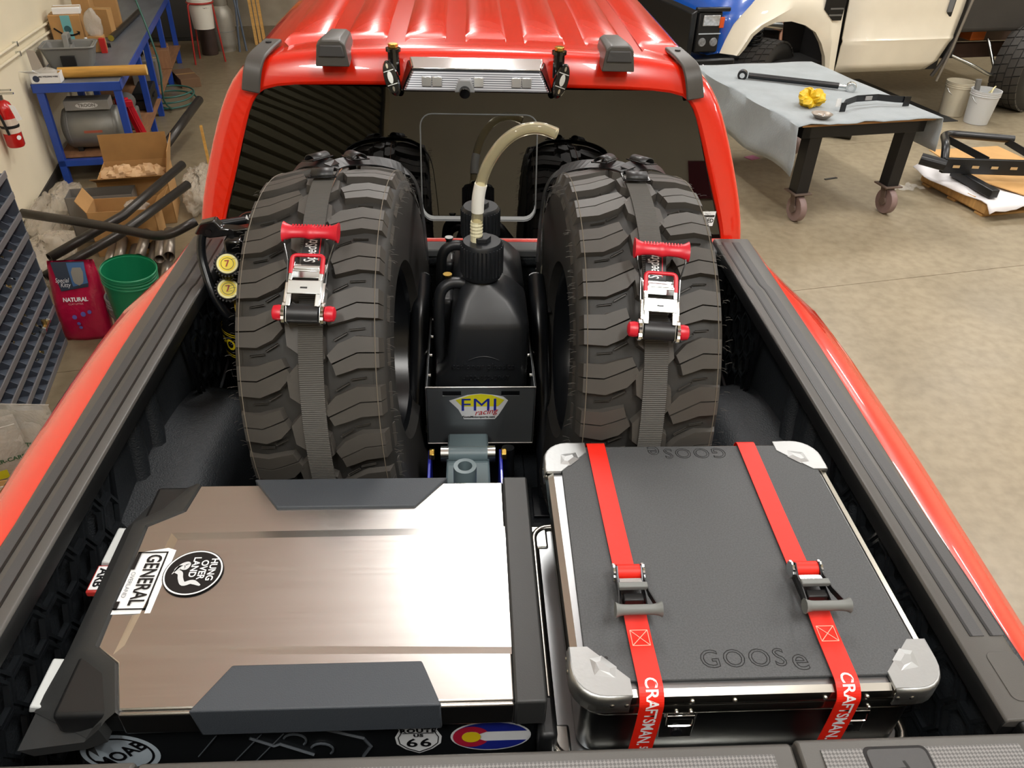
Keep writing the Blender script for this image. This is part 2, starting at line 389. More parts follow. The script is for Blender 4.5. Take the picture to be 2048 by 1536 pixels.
B().add([gp(x, z, .003) for x, z in ((.70, 1.528), (.765, 1.528), (.766, 1.534), (.70, 1.534))], [(0, 1, 2, 3)]).o('sticker_bar', INK, o)
# ---- high brake lamp with camera, and the two light pods clamped beside it
LENS = mat('clear_ribbed_lens', '8c9199', .25, metal=.6, stretch=(1, 1, 1))
nt = LENS.node_tree; wv = nt.nodes.new('ShaderNodeTexWave'); wv.inputs['Scale'].default_value = 55; wv.bands_direction = 'Z'
tc_ = nt.nodes.new('ShaderNodeTexCoord'); rp_ = nt.nodes.new('ShaderNodeValToRGB'); rp_.color_ramp.elements[0].color = (.10, .11, .13, 1); rp_.color_ramp.elements[1].color = (.72, .75, .82, 1)
nt.links.new(tc_.outputs['Object'], wv.inputs['Vector']); nt.links.new(wv.outputs['Fac'], rp_.inputs['Fac']); nt.links.new(rp_.outputs['Color'], nt.nodes['Principled BSDF'].inputs['Base Color'])
bl = B().loft([[(-.225, .175, 1.893), (.225, .175, 1.893), (.205, .20, 1.966), (-.205, .20, 1.966)], [(-.222, .128, 1.892), (.222, .128, 1.892), (.184, .150, 1.956), (-.184, .150, 1.956)]]).o('brake_lamp', BLKG, TR, bev=.006)
B().loft([[(-.214, .128, 1.896), (.214, .128, 1.896), (.186, .146, 1.950), (-.186, .146, 1.950)], [(-.208, .118, 1.899), (.208, .118, 1.899), (.182, .138, 1.948), (-.182, .138, 1.948)]]).o('lens', LENS, bl, bev=.002)
B().loft([[(-.188, .140, 1.951), (.188, .140, 1.951), (.200, .20, 1.970), (-.200, .20, 1.970)], [(-.184, .135, 1.957), (.184, .135, 1.957), (.194, .195, 1.975), (-.194, .195, 1.975)]]).o('chrome_lip', CHR, bl, bev=.003)
for cx in (-.145, -.115, .005, .115, .145):
    B().box(cx-.014, cx+.014, .118, .128, 1.910, 1.938).o('bulb_cell', mat('lens_cell', 'd9dde0', .15, metal=.7), bl, bev=.002)
cm = B().prism([(-.065, 1.898), (-.005, 1.898), (-.018, 1.935), (-.052, 1.935)], 'y', .128, .102).o('camera_housing', mat('grey_plastic', '8a8d90', .35), bl, bev=.004)
B().cyl((-.035, .105, 1.903), (-.035, .088, 1.899), .016, n=20).o('camera_lens', BLKG, cm, bev=.002)
for sx in (-1, 1):
    cx = sx*.243
    pm = B().lathe([(0, .0), (.030, .0), (.034, .008), (.034, .022), (.03, .03), (0, .03)], n=24).o('lamp_clamp', BLKG, TR)
    pm.scale = (.62, 1.45, 1); pm.rotation_euler = (math.radians(68), sx*math.radians(18), 0); pm.location = (cx, .135, 1.925)
    for (yy, rr_, mm) in ((0, .012, STEEL), (.022, .005, CHR), (-.022, .005, CHR)):
        B().cyl((0, yy, .03), (0, yy, .034), rr_, n=12).o('bolt', mm, pm)
    B().box(-.024, .024, .0125, .0140, .0301, .0308).box(-.024, .024, -.0140, -.0125, .0301, .0308).o('slot', STEEL, pm)
    st = B().tube([(cx-sx*.003, .16, 1.93), (cx-sx*.003, .165, 2.0)], .017, 12).o('clamp_post', BLKG, TR)
    B().cyl((cx-sx*.003, .165, 1.995), (cx-sx*.003, .165, 2.004), .022, n=16).o('washer', BLKG, st)
    B().cyl((cx-sx*.003, .165, 2.004), (cx-sx*.003, .165, 2.016), .015, n=6).o('gold_bolt', GOLD, st, bev=.002)
# ---- cargo bed
FLZ = .93
q = B(); q.box(-.80, .80, -1.66, .03, FLZ-.03, FLZ)
for k in range(9): q.box(-.62+k*.14, -.56+k*.14, -1.6, 0, FLZ, FLZ+.008)
q.o('bed_floor', LINER, TR, bev=.004)
q = B(); q.prism([(.035, .93), (.0, .93), (-.02, 1.30), (-.012, 1.34), (-.012, 1.40), (-.03, 1.41), (-.03, 1.44), (.035, 1.462)], 'x', -.86, .86)
q.o('bed_front_wall', LINER, TR, bev=.008)
B().box(-.76, .76, -.034, .03, 1.44, 1.466).o('front_rail_cap', mat('grey_rail', '5d6062', .5), TR, bev=.005)
def hexring(R_, r_, t): 
    q = B(); vs = []
    for (rad, xx) in ((R_, 0), (r_, 0), (r_*1.04, t), (R_*.97, t)):
        vs += [(xx, rad*1.0*math.sin(PI*k/3+PI/6)*.88, rad*math.cos(PI*k/3+PI/6)*1.12) for k in range(6)]
    fs = []
    for k in range(6):
        j = (k+1) % 6
        fs += [(12+k, 12+j, 18+j, 18+k), (18+k, 18+j, 0+j, 0+k), (6+k, 6+j, 12+j, 12+k)]
    return q.add(vs, fs)
HEXM = hexring(.046, .036, .010).mesh('hex_cell', mat('panel_black', '212427', .16, coat=.5), None)
for sx in (-1, 1):
    # inner side wall: flares out under the rail, ribs, wheel house
    q = B(); ys = [.02, -.4, -.9, -1.3, -1.66]
    prof = [(.845, 1.47), (.845, 1.40), (.83, 1.30), (.815, 1.12), (.80, .93)]
    q.grid([[(sx*x, y, z) for x, z in prof] for y in ys]); q.o('bed_side_liner', LINER, TR, smooth=40, solid=.01)
    for yy in (-.62, -.74, -1.0):
        B().tube(bez([(sx*.835, yy, 1.36), (sx*.828, yy-.02, 1.28), (sx*.82, yy-.06, 1.18), (sx*.80, yy-.1, 1.05)], 5), .028, 10).o('liner_rib', LINER, TR, smooth=60)
    q = B(); rows = []
    for i in range(15):
        a = PI*i/14; yc = -.70; yy = yc-.47*math.cos(a)
        hh = .285*math.sin(a)**.55
        rows.append([(sx*.86, yy, FLZ+hh+.03), (sx*.78, yy, FLZ+hh+.012), (sx*.70, yy, FLZ+hh), (sx*.655, yy, FLZ+hh-.035), (sx*.645, yy, FLZ+hh*.6), (sx*.64, yy, FLZ-.01)])
    q.grid(rows).o('wheel_house', LINER, TR, smooth=60)
    # rail cap with two stepped grooves
    rc = B()
    def cs_(y, xo): return [(sx*.754, y, 1.462), (sx*.757, y, 1.477), (sx*.762, y, 1.48), (sx*(xo-.010), y, 1.48), (sx*xo, y, 1.473), (sx*(xo+.002), y, 1.455)]
    rr_ = [cs_(-1.615, .838), cs_(-1.2, .848), cs_(-.6, .868), cs_(.03, .874)]
    rc.loft(rr_ if sx > 0 else [r[::-1] for r in rr_])
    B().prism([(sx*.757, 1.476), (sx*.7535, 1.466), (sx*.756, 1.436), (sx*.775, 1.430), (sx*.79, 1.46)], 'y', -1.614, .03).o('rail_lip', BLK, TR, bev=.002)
    rc = rc.o('rail_cap', CAPB, TR, bev=.003)
    for (x0, x1) in ((.778, .797), (.812, .831)):
        dx = .006
        poly = [(sx*x0, .0), (sx*(x1), .0), (sx*x1, -.28), (sx*(x1+dx), -.31), (sx*(x1+dx), -1.47), (sx*(x0+dx), -1.47), (sx*(x0+dx), -.31), (sx*x0, -.28)]
        B().prism(poly, 'z', 1.4802, 1.4812).o('groove_strip', CAPG, rc)
        e = B(); e.prism([(sx*(x0-.005), .0), (sx*x0, .0), (sx*x0, -.28), (sx*(x0+dx), -.31), (sx*(x0+dx), -1.47), (sx*(x0+dx-.005), -1.47), (sx*(x0+dx-.005), -.31), (sx*(x0-.005), -.28)], 'z', 1.4802, 1.4811).o('groove_edge', INK, rc)
    B().prism(rrect(min(sx*.785, sx*.835), max(sx*.785, sx*.835), -1.585, -1.50, .012), 'z', 1.48, 1.4815).o('stake_pocket_cover', CAPB, rc, bev=.001)
    # red outer flank with the bulging arch
    q = B(); rows = []
    for i in range(15):
        y = .03-i*1.75/14; t = max(0, min(1, (-.04-y)/.36)); t = t*t*(3-2*t); t2 = max(0, min(1, (-1.0-y)/.7)); bul = .115*t-.05*t2
        xo = .838+max(0, min(1, (y+1.615)/1.0))*.032
        rows.append([(sx*(xo-.012), y, 1.463), (sx*(xo+.006), y, 1.462), (sx*(xo+.022+bul*.20), y, 1.452), (sx*(xo+.040+bul*.45), y, 1.432), (sx*(xo+.052+bul*.58), y, 1.402), (sx*(xo+.050+bul*.54), y, 1.36), (sx*(xo+.045+bul*.45), y, 1.2), (sx*(xo+.05+bul*.4), y, 1.05), (sx*.93, y, .8), (sx*.9, y, .62)])
    q.grid(rows).o('bed_flank', RED, TR, smooth=60)
    # honeycomb panels between the ribs
    for (y0, y1, z0, z1, nm) in ((-.40, -.04, 1.13, 1.40, 'f'), (-1.58, -.92, 1.00, 1.44, 'r')):
        xx = sx*.792
        pn = B()
        pn.T = M.Identity(4)
        if nm == 'f': pl = [(y0, 1.42), (y1, 1.42), (y1-.02, 1.20), (y1-.06, z0), (y0+.05, z0-.06), (y0, 1.2)]
        else: pl = [(y0, z1), (y1, z1), (y1-.08, 1.2), (y1-.22, z0), (y0, z0)]
        pts = [(xx, a, b) for a, b in pl]
        for k in range(len(pts)): pn.tube([pts[k], pts[(k+1) % len(pts)]], .007, 6)
        pn = pn.o('honeycomb_panel', SATB, TR)
        cell = 0; cy = y0+.05
        col = 0
        while cy < y1-.03:
            cz = z0+.05+(.042 if col % 2 else 0)
            while cz < (z1 if nm == 'r' else 1.40)-.03:
                # keep inside the panel outline
                lim = pl; ins = False
                for a in range(len(lim)):
                    (ya, za), (yb_, zb) = lim[a], lim[(a+1) % len(lim)]
                    if (za > cz) != (zb > cz) and cy < (yb_-ya)*(cz-za)/(zb-za)+ya: ins = not ins
                if ins:
                    h = obj('hex_cell', HEXM, pn); h.location = (xx, cy, cz); h.scale = (-sx, 1, 1) if nm == 'r' else (-sx*.8, .78, .78)
                cz += .088 if nm == 'r' else .069
            cy += .066 if nm == 'r' else .052; col += 1
# ---- tailgate
MESHM = mat('tailgate_mesh_plastic', '6b6a69', .45)
nt = MESHM.node_tree; tc_ = nt.nodes.new('ShaderNodeTexCoord'); mp_ = nt.nodes.new('ShaderNodeMapping'); mp_.inputs['Rotation'].default_value = (0, 0, .785)
ck = nt.nodes.new('ShaderNodeTexChecker'); ck.inputs['Scale'].default_value = 260; bp_ = nt.nodes.new('ShaderNodeBump'); bp_.inputs['Strength'].default_value = .9; bp_.inputs['Distance'].default_value = .002
mxr = nt.nodes.new('ShaderNodeMixRGB'); mxr.inputs[1].default_value = rgb('5a5959'); mxr.inputs[2].default_value = rgb('7e7d7c')
nt.links.new(tc_.outputs['Object'], mp_.inputs['Vector']); nt.links.new(mp_.outputs['Vector'], ck.inputs['Vector']); nt.links.new(ck.outputs['Fac'], bp_.inputs['Height'])
nt.links.new(bp_.outputs['Normal'], nt.nodes['Principled BSDF'].inputs['Normal']); nt.links.new(ck.outputs['Fac'], mxr.inputs[0]); nt.links.new(mxr.outputs[0], nt.nodes['Principled BSDF'].inputs['Base Color'])
tg = B().prism([(-1.645, .95), (-1.645, 1.45), (-1.76, 1.45), (-1.775, .95)], 'x', -.77, .77).o('tailgate', BLK, TR, bev=.006)
for (x0, x1, z) in ((-.775, -.478, 1.486), (-.474, .424, 1.482), (.428, .775, 1.49)):
    cp = B().prism([(-1.632, 1.44), (-1.636, z-.006), (-1.645, z), (-1.78, z-.008), (-1.80, z-.03), (-1.80, 1.44)], 'x', x0, x1).o('tailgate_cap', CAPB, tg, bev=.004)
    B().box(x0+.03, x1-.03, -1.70, -1.655, z-.003, z+.0008).o('mesh_insert', MESHM, cp)
    B().box(x0+.03, x1-.03, -1.77, -1.715, z-.009, z-.0022).o('mesh_insert', MESHM, cp)
    if x0 > .3 or x0 < -.7:
        e0 = .52 if x0 > .3 else -.62
        pl = B().prism(rrect(e0, e0+.085, -1.78, -1.657, .008), 'z', z-.002, z+.0025).o('emblem_plate', CAPG, cp, bev=.001)
        B().prism(rrect(e0-.004, e0+.089, -1.784, -1.653, .01), 'z', z-.002, z+.0012).o('emblem_recess', INK, cp)
        text('emblem_lettering', 'TRX', .04, BLK, pl, frame((e0+.042, -1.71, z+.0032), (.25, -1, 0), (1, .25, 0)), shear=.2)
for sx in (-1, 1):
    B().prism([(sx*.775, 1.40), (sx*.86, 1.40), (sx*.86, 1.479), (sx*.775, 1.479)], 'y', -1.66, -1.612).o('tailgate_post', BLK, TR, bev=.006)
for sx in (-1, 1):
    B().grid([[(sx*.80, -1.715, z), (sx*(.88 if z > 1.44 else .905), -1.722, z), (sx*(.88 if z > 1.44 else .925 if z > .8 else .90), -1.70, z)][::sx] for z in (.62, .9, 1.2, 1.40, 1.43, 1.462)]).o('rear_post', RED, TR, smooth=40, solid=.01)
    B().box(min(sx*.80, sx*.90), max(sx*.80, sx*.90), -1.735, -1.715, 1.02, 1.40).o('tail_lamp', mat('tail_lamp_red', '7a0a0a', .15, coat=.5), TR, bev=.008)
# floor contact: the four wheels under the truck
for sx in (-1, 1):
    for yy in (-.70, 3.0):
        B().lathe([(.2, -.14), (.40, -.15), (.455, -.11), (.465, 0), (.455, .11), (.40, .15), (.2, .14)], (sx*.88, yy, .465), 32, 'x', closed=True).o('road_wheel', RUBD, TR, smooth=40)
B().box(-.7, .7, -1.6, 3.6, .55, .90).o('frame_underside', BLK, TR)
# ================================================================== the two spare tyres and their straps
TR_R = .468
def crown(s): return TR_R-.85*s*s
def tp(s, c, r, a0=0.0):
    a = a0-c/TR_R
    return (s, r*math.cos(a), TR_R+r*math.sin(a))
def lug(q, poly, h=.0175, a0=0.0, drop=0.0, tap=.0045):
    n = len(poly); cs = sum(p[0] for p in poly)/n; cc = sum(p[1] for p in poly)/n
    top = []; bot = []
    for s, c in poly:
        top.append(tp(s, c, crown(s)-drop, a0))
        ds, dc = s-cs, c-cc; L = math.hypot(ds, dc)+1e-6
        if abs(s) > .143: bot.append(tp((.161 if s > 0 else -.161), c+dc/L*tap, .402, a0))
        else: bot.append(tp(s+ds/L*tap, c+dc/L*tap, crown(s)-h-.003, a0))
    fs = [tuple(range(n)), *[(i, n+i, n+(i+1) % n, (i+1) % n) for i in range(n)]]
    ar = sum(poly[i][0]*poly[(i+1) % n][1]-poly[(i+1) % n][0]*poly[i][1] for i in range(n))
    if ar < 0: fs = [f[::-1] for f in fs]
    q.add(top+bot, fs)
# left shoulder lug is split by a kinked sipe; the right one is the same turned half round
LU = [(-.146, .001), (-.104, .000), (-.080, .010), (-.040, .028), (-.048, .046), (-.078, .038), (-.104, .030), (-.146, .031)]
LD = [(-.146, -.002), (-.104, -.003), (-.080, .007), (-.038, .025), (-.030, .010), (-.056, -.018), (-.100, -.036), (-.146, -.033)]
LU2 = [(-.146, .001), (-.104, .000), (-.080, .010), (-.054, .022), (-.060, .044), (-.080, .038), (-.104, .030), (-.146, .031)]
LD2 = [(-.146, -.002), (-.104, -.003), (-.080, .007), (-.052, .019), (-.044, .002), (-.066, -.021), (-.100, -.036), (-.146, -.033)]
EJ = [(-.118, -.0545), (-.088, -.0515), (-.088, -.0485), (-.118, -.0515)]; EJ2 = [(-.082, -.045), (-.056, -.030), (-.058, -.027), (-.084, -.042)]
CA = [(-.036, -.034), (-.014, -.050), (-.002, -.042), (-.002, .022), (-.016, .034), (-.040, .008)]
CB = [(.002, -.022), (.016, -.034), (.040, -.008), (.036, .034), (.014, .050), (.002, .042)]
inv = lambda p: [(-s, -c) for s, c in p]
def blockmesh(polys, ribs=()):
    q = B()
    for p in polys: lug(q, p)
    for p in ribs: lug(q, p, .006, drop=.0125, tap=.001)
    return q.mesh('tread_block', RUB, 40)
MB_ = [blockmesh([LU, LD], [EJ, EJ2]), blockmesh([LU2, LD2], [EJ, EJ2]), blockmesh([inv(LU), inv(LD)], [inv(EJ), inv(EJ2)]), blockmesh([inv(LU2), inv(LD2)], [inv(EJ), inv(EJ2)]), blockmesh([CA]), blockmesh([CB])]
N_LUG = 28
SLV = mat('black_sleeve', '101012', .45); REDP = mat('red_grip_plastic', 'c4162a', .35, spec=.5); STRP = mat('black_strap_webbing', '45433f', .6); STRD = mat('dark_strap_webbing', '1c1d1f', .4)
TAGM = mat('copper_stripe', '8a6248', .6)
def make_tire(name, label, c, yaw, lean, wheel=True):
    R3 = M.Rotation(yaw, 4, 'Z') @ M.Rotation(lean, 4, 'Y')
    t = thing(name, label, 'tire'); t.matrix_world = M.Translation(V(c)-R3 @ V((0, 0, TR_R))) @ R3
    prof = [(.217, -.118), (.232, -.140), (.27, -.142), (.34, -.152), (.39, -.160), (.425, -.156), (.436, -.142), (.444, -.11), (.4495, -.05), (.4505, 0), (.4495, .05), (.444, .11), (.436, .142), (.425, .156), (.39, .160), (.34, .152), (.27, .142), (.232, .140), (.217, .118)]
    B().lathe(prof, (0, 0, TR_R), 72, 'x').o('carcass', RUBD, t, smooth=50)
    for k in range(N_LUG):
        for j in range(6):
            a = 2*PI*(k+(0.5 if j in (2, 3, 5) else 0))/N_LUG
            if j in (0, 1) and (k % 2) != j: continue
            if j in (2, 3) and (k % 2) != j-2: continue
            o = obj('tread_block', MB_[j], t); o.matrix_local = M.Translation((0, 0, TR_R)) @ M.Rotation(a, 4, 'X') @ M.Translation((0, 0, -TR_R))
    for s in (-.139, .139):
        B().tube([tp(s, 0, .4522, 2*PI*k/64) for k in range(64)], .0009, 4, closed=True).o('mould_line', mat('mould_line', '6e6659', .6), t)
    B().tube([tp(.0235, 0, .468-.0004, 2*PI*k/96) for k in range(96)], .0012, 4, closed=True).o('paint_line', TAGM, t) if wheel else None
    q = B(); rnd = random.Random(3)
    for k in range(150):
        s = rnd.choice((-1, 1)); a = rnd.uniform(60, 215); a = math.radians(a); p = V(tp(s*.160, 0, rnd.uniform(.40, .44), a)); d = V((s*1.0, rnd.uniform(-.4, .4), rnd.uniform(-.4, .4)))*rnd.uniform(.008, .016)
        q.tube([p, p+d*.6, p+d+V((0, 0, -.002))], .0004, 3, cap=False)
    stuff(q.o('moulding_hairs', RUB, t))
    # black wheel
    wp = [(.0, -.03), (.10, -.035), (.19, -.07), (.205, -.11), (.222, -.122), (.236, -.124), (.236, -.118), (.216, -.116), (.21, -.1), (.21, .1), (.216, .116), (.236, .118), (.236, .124), (.222, .122), (.205, .11), (.19, .06), (.10, .02), (0, .02)]
    wl = B().lathe(wp, (0, 0, TR_R), 48, 'x').o('wheel', SATB, t, smooth=35)
    for k in range(8):
        a = 2*PI*k/8; B().cyl((.018, .085*math.cos(a), TR_R+.085*math.sin(a)), (.035, .085*math.cos(a), TR_R+.085*math.sin(a)), .011, n=6).o('lug_nut', STEEL, wl)
    return t
T_L = make_tire('spare_tire', 'upright mud-terrain tire leaning beside the gas bottle, tread to the tailgate', (-.3211, -.5035, 1.402), -.0511, -.0594)
T_R = make_tire('spare_tire', 'upright mud-terrain tire standing behind the black-topped aluminium case', (.3435, -.5033, 1.402), .0174, .0258)
def at_angle(deg, r=.478, s=0):
    a = math.radians(deg); p = V((s, r*math.cos(a), TR_R+r*math.sin(a))); z = V((0, math.cos(a), math.sin(a))); y = V((0, math.sin(a), -math.cos(a))); x = V((1, 0, 0))
    return M(((x.x, y.x, z.x, p.x), (x.y, y.y, z.y, p.y), (x.z, y.z, z.z, p.z), (0, 0, 0, 1)))
def make_strap(tire, label, a_mid, off):
    t = thing('tire_strap', label, 'strap', group='ratchet straps over the spare tires'); t.matrix_world = tire.matrix_world.copy()
    # webbing, corrugated across
    def web(a0, a1, w, dr=.0, m=STRP, name='webbing', sx=0.0, sx1=None, rip=.0006):
        q = B(); rings = []; n = int(abs(a1-a0)*math.radians(1)*.474/.0022)+1
        for i in range(n+1):
            a = math.radians(a0+(a1-a0)*i/n); r = TR_R+.0035+dr+(rip if i % 2 else -rip); s = sx+((sx1-sx)*i/n if sx1 is not None else 0)
            rings.append([(s-w/2, (r-.002)*math.cos(a), TR_R+(r-.002)*math.sin(a)), (s+w/2, (r-.002)*math.cos(a), TR_R+(r-.002)*math.sin(a)), (s+w/2, r*math.cos(a), TR_R+r*math.sin(a)), (s-w/2, r*math.cos(a), TR_R+r*math.sin(a))])
        return q.loft(rings).o(name, m, t)
    web(a_mid+10, 200, .050, m=STRP, sx=off, sx1=off*.4)
    web(90, a_mid+8, .047, m=STRP, sx=0, sx1=off, name='upper_webbing')
    # ratchet
    Tm = at_angle(a_mid, .474, off) @ M.Rotation(-.06, 4, 'Z') @ M.Diagonal((1, .86, .65, 1))
    def P(name, q, m, par=None, **k):
        q2 = q.o(name, m, par or t, **k); 
        if par is None: q2.matrix_local = Tm
        return q2
    fr = P('ratchet_frame', B().prism([(-.118, .004), (.035, .004), (.035, .02), (-.02, .052), (-.075, .052), (-.118, .035)], 'x', -.035, -.032).prism([(-.118, .004), (.035, .004), (.035, .02), (-.02, .052), (-.075, .052), (-.118, .035)], 'x', .032, .035).box(-.035, .035, .0, .035, .002, .005), STEEL, bev=.001)
    for sx in (-1, 1):
        g = B(); pts = []
        for k in range(28):
            rr = .026 if k % 2 else .021; a = 2*PI*k/28; pts.append((-.095+rr*math.cos(a), .03+rr*math.sin(a)))
        g.prism(pts, 'x', sx*.036, sx*.042).o('ratchet_gear', CHR, fr)
        B().lathe([(0, sx*.043), (.0175, sx*.043), (.019, sx*.050), (.017, sx*.060), (.010, sx*.063), (0, sx*.063)], (0, -.095, .03), 20, 'x').o('end_knob', REDP, fr, smooth=50)
    B().cyl((-.031, -.095, .03), (.031, -.095, .03), .0225, n=20).o('wound_webbing', STRD, fr, smooth=40)
    # cover plate with its two windows
    pl = B()
    for (x0, x1, y0, y1) in ((-.034, .034, -.055, -.022), (-.034, -.024, -.085, -.055), (.024, .034, -.085, -.055), (-.034, -.026, -.022, .008), (.026, .034, -.022, .008), (-.028, .028, .000, .008)):
        pl.box(x0, x1, y0, y1, .054, .0565)
    pl.o('cover_plate', STEEL, fr, bev=.0012)
    B().box(-.008, .006, -.042, -.038, .0565, .0570).o('plate_slot', INK, fr)
    u = B().tube(fillet([(-.031, -.005, .054), (-.031, .040, .056), (.031, .040, .056), (.031, -.005, .054)], .01, 5), .0048, 8).o('release_loop', REDP, fr, smooth=60)
    B().box(-.026, .026, .004, .014, .05, .058).o('release_bar', STEEL, fr, bev=.002)
    for sx in (-1, 1):
        B().ribbon([(sx*.039, -.03, .035), (sx*.041, .03, .045), (sx*.050, .068, .055), (sx*.051, .095, .056)], (0, .2, 1), .012, .002).o('handle_arm', BLKG, fr)
        B().box(sx*.037-.003, sx*.037+.003, -.075, -.025, .015, .05).o('pawl_spring', CHR, fr, bev=.002)
    # red grip, waisted, with flared ends and thumb ribs
    rings = []
    for i in range(19):
        x = -.056+.112*i/18; f = abs(x)/.056; r = .0135+.010*f**5+.0035*math.exp(-(x/.008)**2)
        rings.append([(x, .098+r*math.cos(2*PI*k/14)*1.1, .058+r*math.sin(2*PI*k/14)*.9) for k in range(14)])
    gr = B().loft(rings).o('red_grip', REDP, fr, smooth=60)
    rb = B()
    for i in range(13): rb.box(-.037+i*.0062, -.034+i*.0062, .106, .114, .060, .069)
    rb.o('grip_ribs', REDP, gr)
    # printed sleeve under the handle
    sl = P('printed_sleeve', B().box(-.024, .020, .03, .13, .002, .005), SLV, bev=.001)
    text('sleeve_lettering', 'SpeedStrap', .034, WHITE, sl, frame((-.006, .078, .0055), (0, 1, 0), (-1, 0, 0)), bold=.0003, sx=.50, shear=.15)
    B().box(.0105, .0125, .045, .11, .005, .0056).o('sleeve_line', REDP, sl)
    P('paper_tag', B().add([(.022, .098, .006), (.044, .104, .010), (.041, .124, .012), (.022, .120, .006)], [(0, 1, 2, 3)]), WHITE, solid=.0005)
    # three-bar slides at the top of the tyre
    def slide(name, mtx):
        s_ = B()
        for (x0, x1, y0, y1) in ((-.032, .032, -.022, -.017), (-.032, .032, .017, .022), (-.032, -.027, -.022, .022), (.027, .032, -.022, .022)): s_.box(x0, x1, y0, y1, .004, .007)
        s_ = s_.o(name, mat('black_steel_slide', '2a2a2b', .25, metal=.8), t, bev=.001); s_.matrix_local = mtx
        rows = []
        for i in range(11):
            a = PI*i/10; rows.append([(x, .018*math.cos(a), .005+.013*math.sin(a)) for x in (-.025, .025)])
        B().grid(rows).o('folded_webbing', STRD, s_, smooth=60, solid=.002)
        return s_
    slide('slide_buckle', at_angle(91, .474))
    for sx in (-1, 1):
        slide('slide_buckle', at_angle(74, .480, sx*.045) @ M.Rotation(sx*math.radians(-52), 4, 'Z') @ M.Rotation(sx*math.radians(8), 4, 'Y'))
        pts = [tp(0, 0, .474, math.radians(82)), tp(sx*.03, 0, .477, math.radians(76)), tp(sx*.09, 0, .474, math.radians(68)), tp(sx*.14, 0, .462, math.radians(60)), tp(sx*.168, 0, .43, math.radians(54)), tp(sx*.178, 0, .36, math.radians(48)), tp(sx*.185, 0, .25, math.radians(40))]
        B().ribbon(bez(pts, 5), [V((0, .9, 0)) if i < 16 else V((0, 1, -.3)) for i in range(31)], .042, .0025).o('side_webbing', STRD, t)
    return t
make_strap(T_L, 'black ratchet strap with red grip over the tire beside the gas bottle', 129, .014)
make_strap(T_R, 'black ratchet strap with red grip over the tire behind the black-topped case', 133, .001)
# ================================================================== cargo in the bed
def rebase(t, L):
    L = V(L); t.location = L
    for c in t.children: c.location = c.location-L
# ---- fridge with aluminium lid
FR = thing('camp_fridge', 'steel-lidded camping fridge with black trim and stickers in the truck bed', 'fridge')
PADM = mat('grained_black_pad', '3b4046', .55, bump=.5, bs=420, dist=.001)
TRIM = mat('fridge_trim_plastic', '2f3030', .48, bump=.2, bs=500, dist=.0006)
FBODY = mat('fridge_body_dark', '17191b', .3)
B().box(-.66, .085, -1.515, -1.04, .938, 1.362).o('body', FBODY, FR, bev=.012)
lid = B().box(-.66, .088, -1.524, -1.022, 1.362, 1.412).o('lid_core', BLK, FR, bev=.008)
out = [(-.572, -1.028), (-.47, -1.028), (-.41, -1.028), (-.13, -1.028), (.042, -1.028), (.042, -1.522), (-.56, -1.522), (-.59, -1.44), (-.632, -1.41), (-.642, -1.14), (-.582, -1.10)]
q = B(); q.prism(out, 'z', 1.408, 1.420); q.box(-.56, .042, -1.528, -1.519, 1.364, 1.416)
lm = q.o('lid_panel', ALU, FR, bev=.004)
B().loft([[(-.590, -1.158, 1.4199), (.041, -1.154, 1.4199), (.041, -1.440, 1.4199), (-.602, -1.424, 1.4199)], [(-.572, -1.178, 1.4222), (.041, -1.174, 1.4222), (.041, -1.428, 1.4222), (-.588, -1.408, 1.4222)]]).o('lid_pressing', ALU, lm)
B().prism([(-.465, -1.018), (-.405, -1.10), (-.135, -1.10), (-.072, -1.018)], 'z', 1.40, 1.426).o('back_pad', PADM, FR, bev=.003)
fp_ = [(-1.452, 1.405, 0), (-1.452, 1.4265, 0), (-1.531, 1.4265, 1), (-1.533, 1.363, .8), (-1.520, 1.363, .8), (-1.520, 1.405, 1)]
q = B().loft([[(-.405-.047*a, y, z) for y, z, a in fp_], [(-.105+.033*min(1, a*1.3), y, z) for y, z, a in fp_]])
q.o('front_pad', PADM, FR, bev=.003)
q = B(); q.box(.042, .092, -1.530, -1.018, 1.362, 1.4255); q.o('right_trim', TRIM, FR, bev=.004)
# left moulding with its two wings
I_ = [(-.572, -1.030, 1.4235), (-.584, -1.102, 1.4235), (-.643, -1.140, 1.4235), (-.634, -1.408, 1.4235), (-.592, -1.440, 1.4235), (-.560, -1.527, 1.4235)]
Mi = [(-.580, -1.020, 1.418), (-.610, -1.082, 1.420), (-.672, -1.125, 1.415), (-.664, -1.410, 1.415), (-.610, -1.452, 1.412), (-.575, -1.533, 1.412)]
O_ = [(-.605, -1.016, 1.392), (-.675, -1.036, 1.380), (-.700, -1.115, 1.385), (-.698, -1.392, 1.380), (-.722, -1.478, 1.352), (-.605, -1.540, 1.372)]
S_ = [(x, y, 1.325) for x, y, z in O_]
Ii = [(x+.012, y, 1.40) for x, y, z in I_]
B().grid([Ii, I_, Mi, O_, S_]).o('left_moulding', TRIM, FR, smooth=25)
B().prism([(-.720, 1.350), (-.615, 1.369), (-.585, 1.402), (-.580, 1.368), (-.615, 1.350), (-.70, 1.334)], 'y', -1.541, -1.45).o('front_left_wing', TRIM, FR)
B().box(.082, .112, -1.545, -1.47, 1.28, 1.352).o('corner_bumper', BLK, FR, bev=.008)
for (y0, y1) in ((-1.175, -1.085), (-1.475, -1.385)):
    B().prism([(-.735, 1.345), (-.70, 1.345), (-.70, 1.358), (-.728, 1.362)], 'y', y0, y1).o('side_handle', mat('grey_handle', 'c9cdcb', .4), FR, bev=.003)
bd = B().box(-.733, -.70, -1.245, -1.18, 1.345, 1.359).o('maker_badge', mat('badge_red', 'b2322c', .4), FR, bev=.003)
B().box(-.729, -.704, -1.240, -1.185, 1.359, 1.3605).o('badge_field', WHITE, bd)
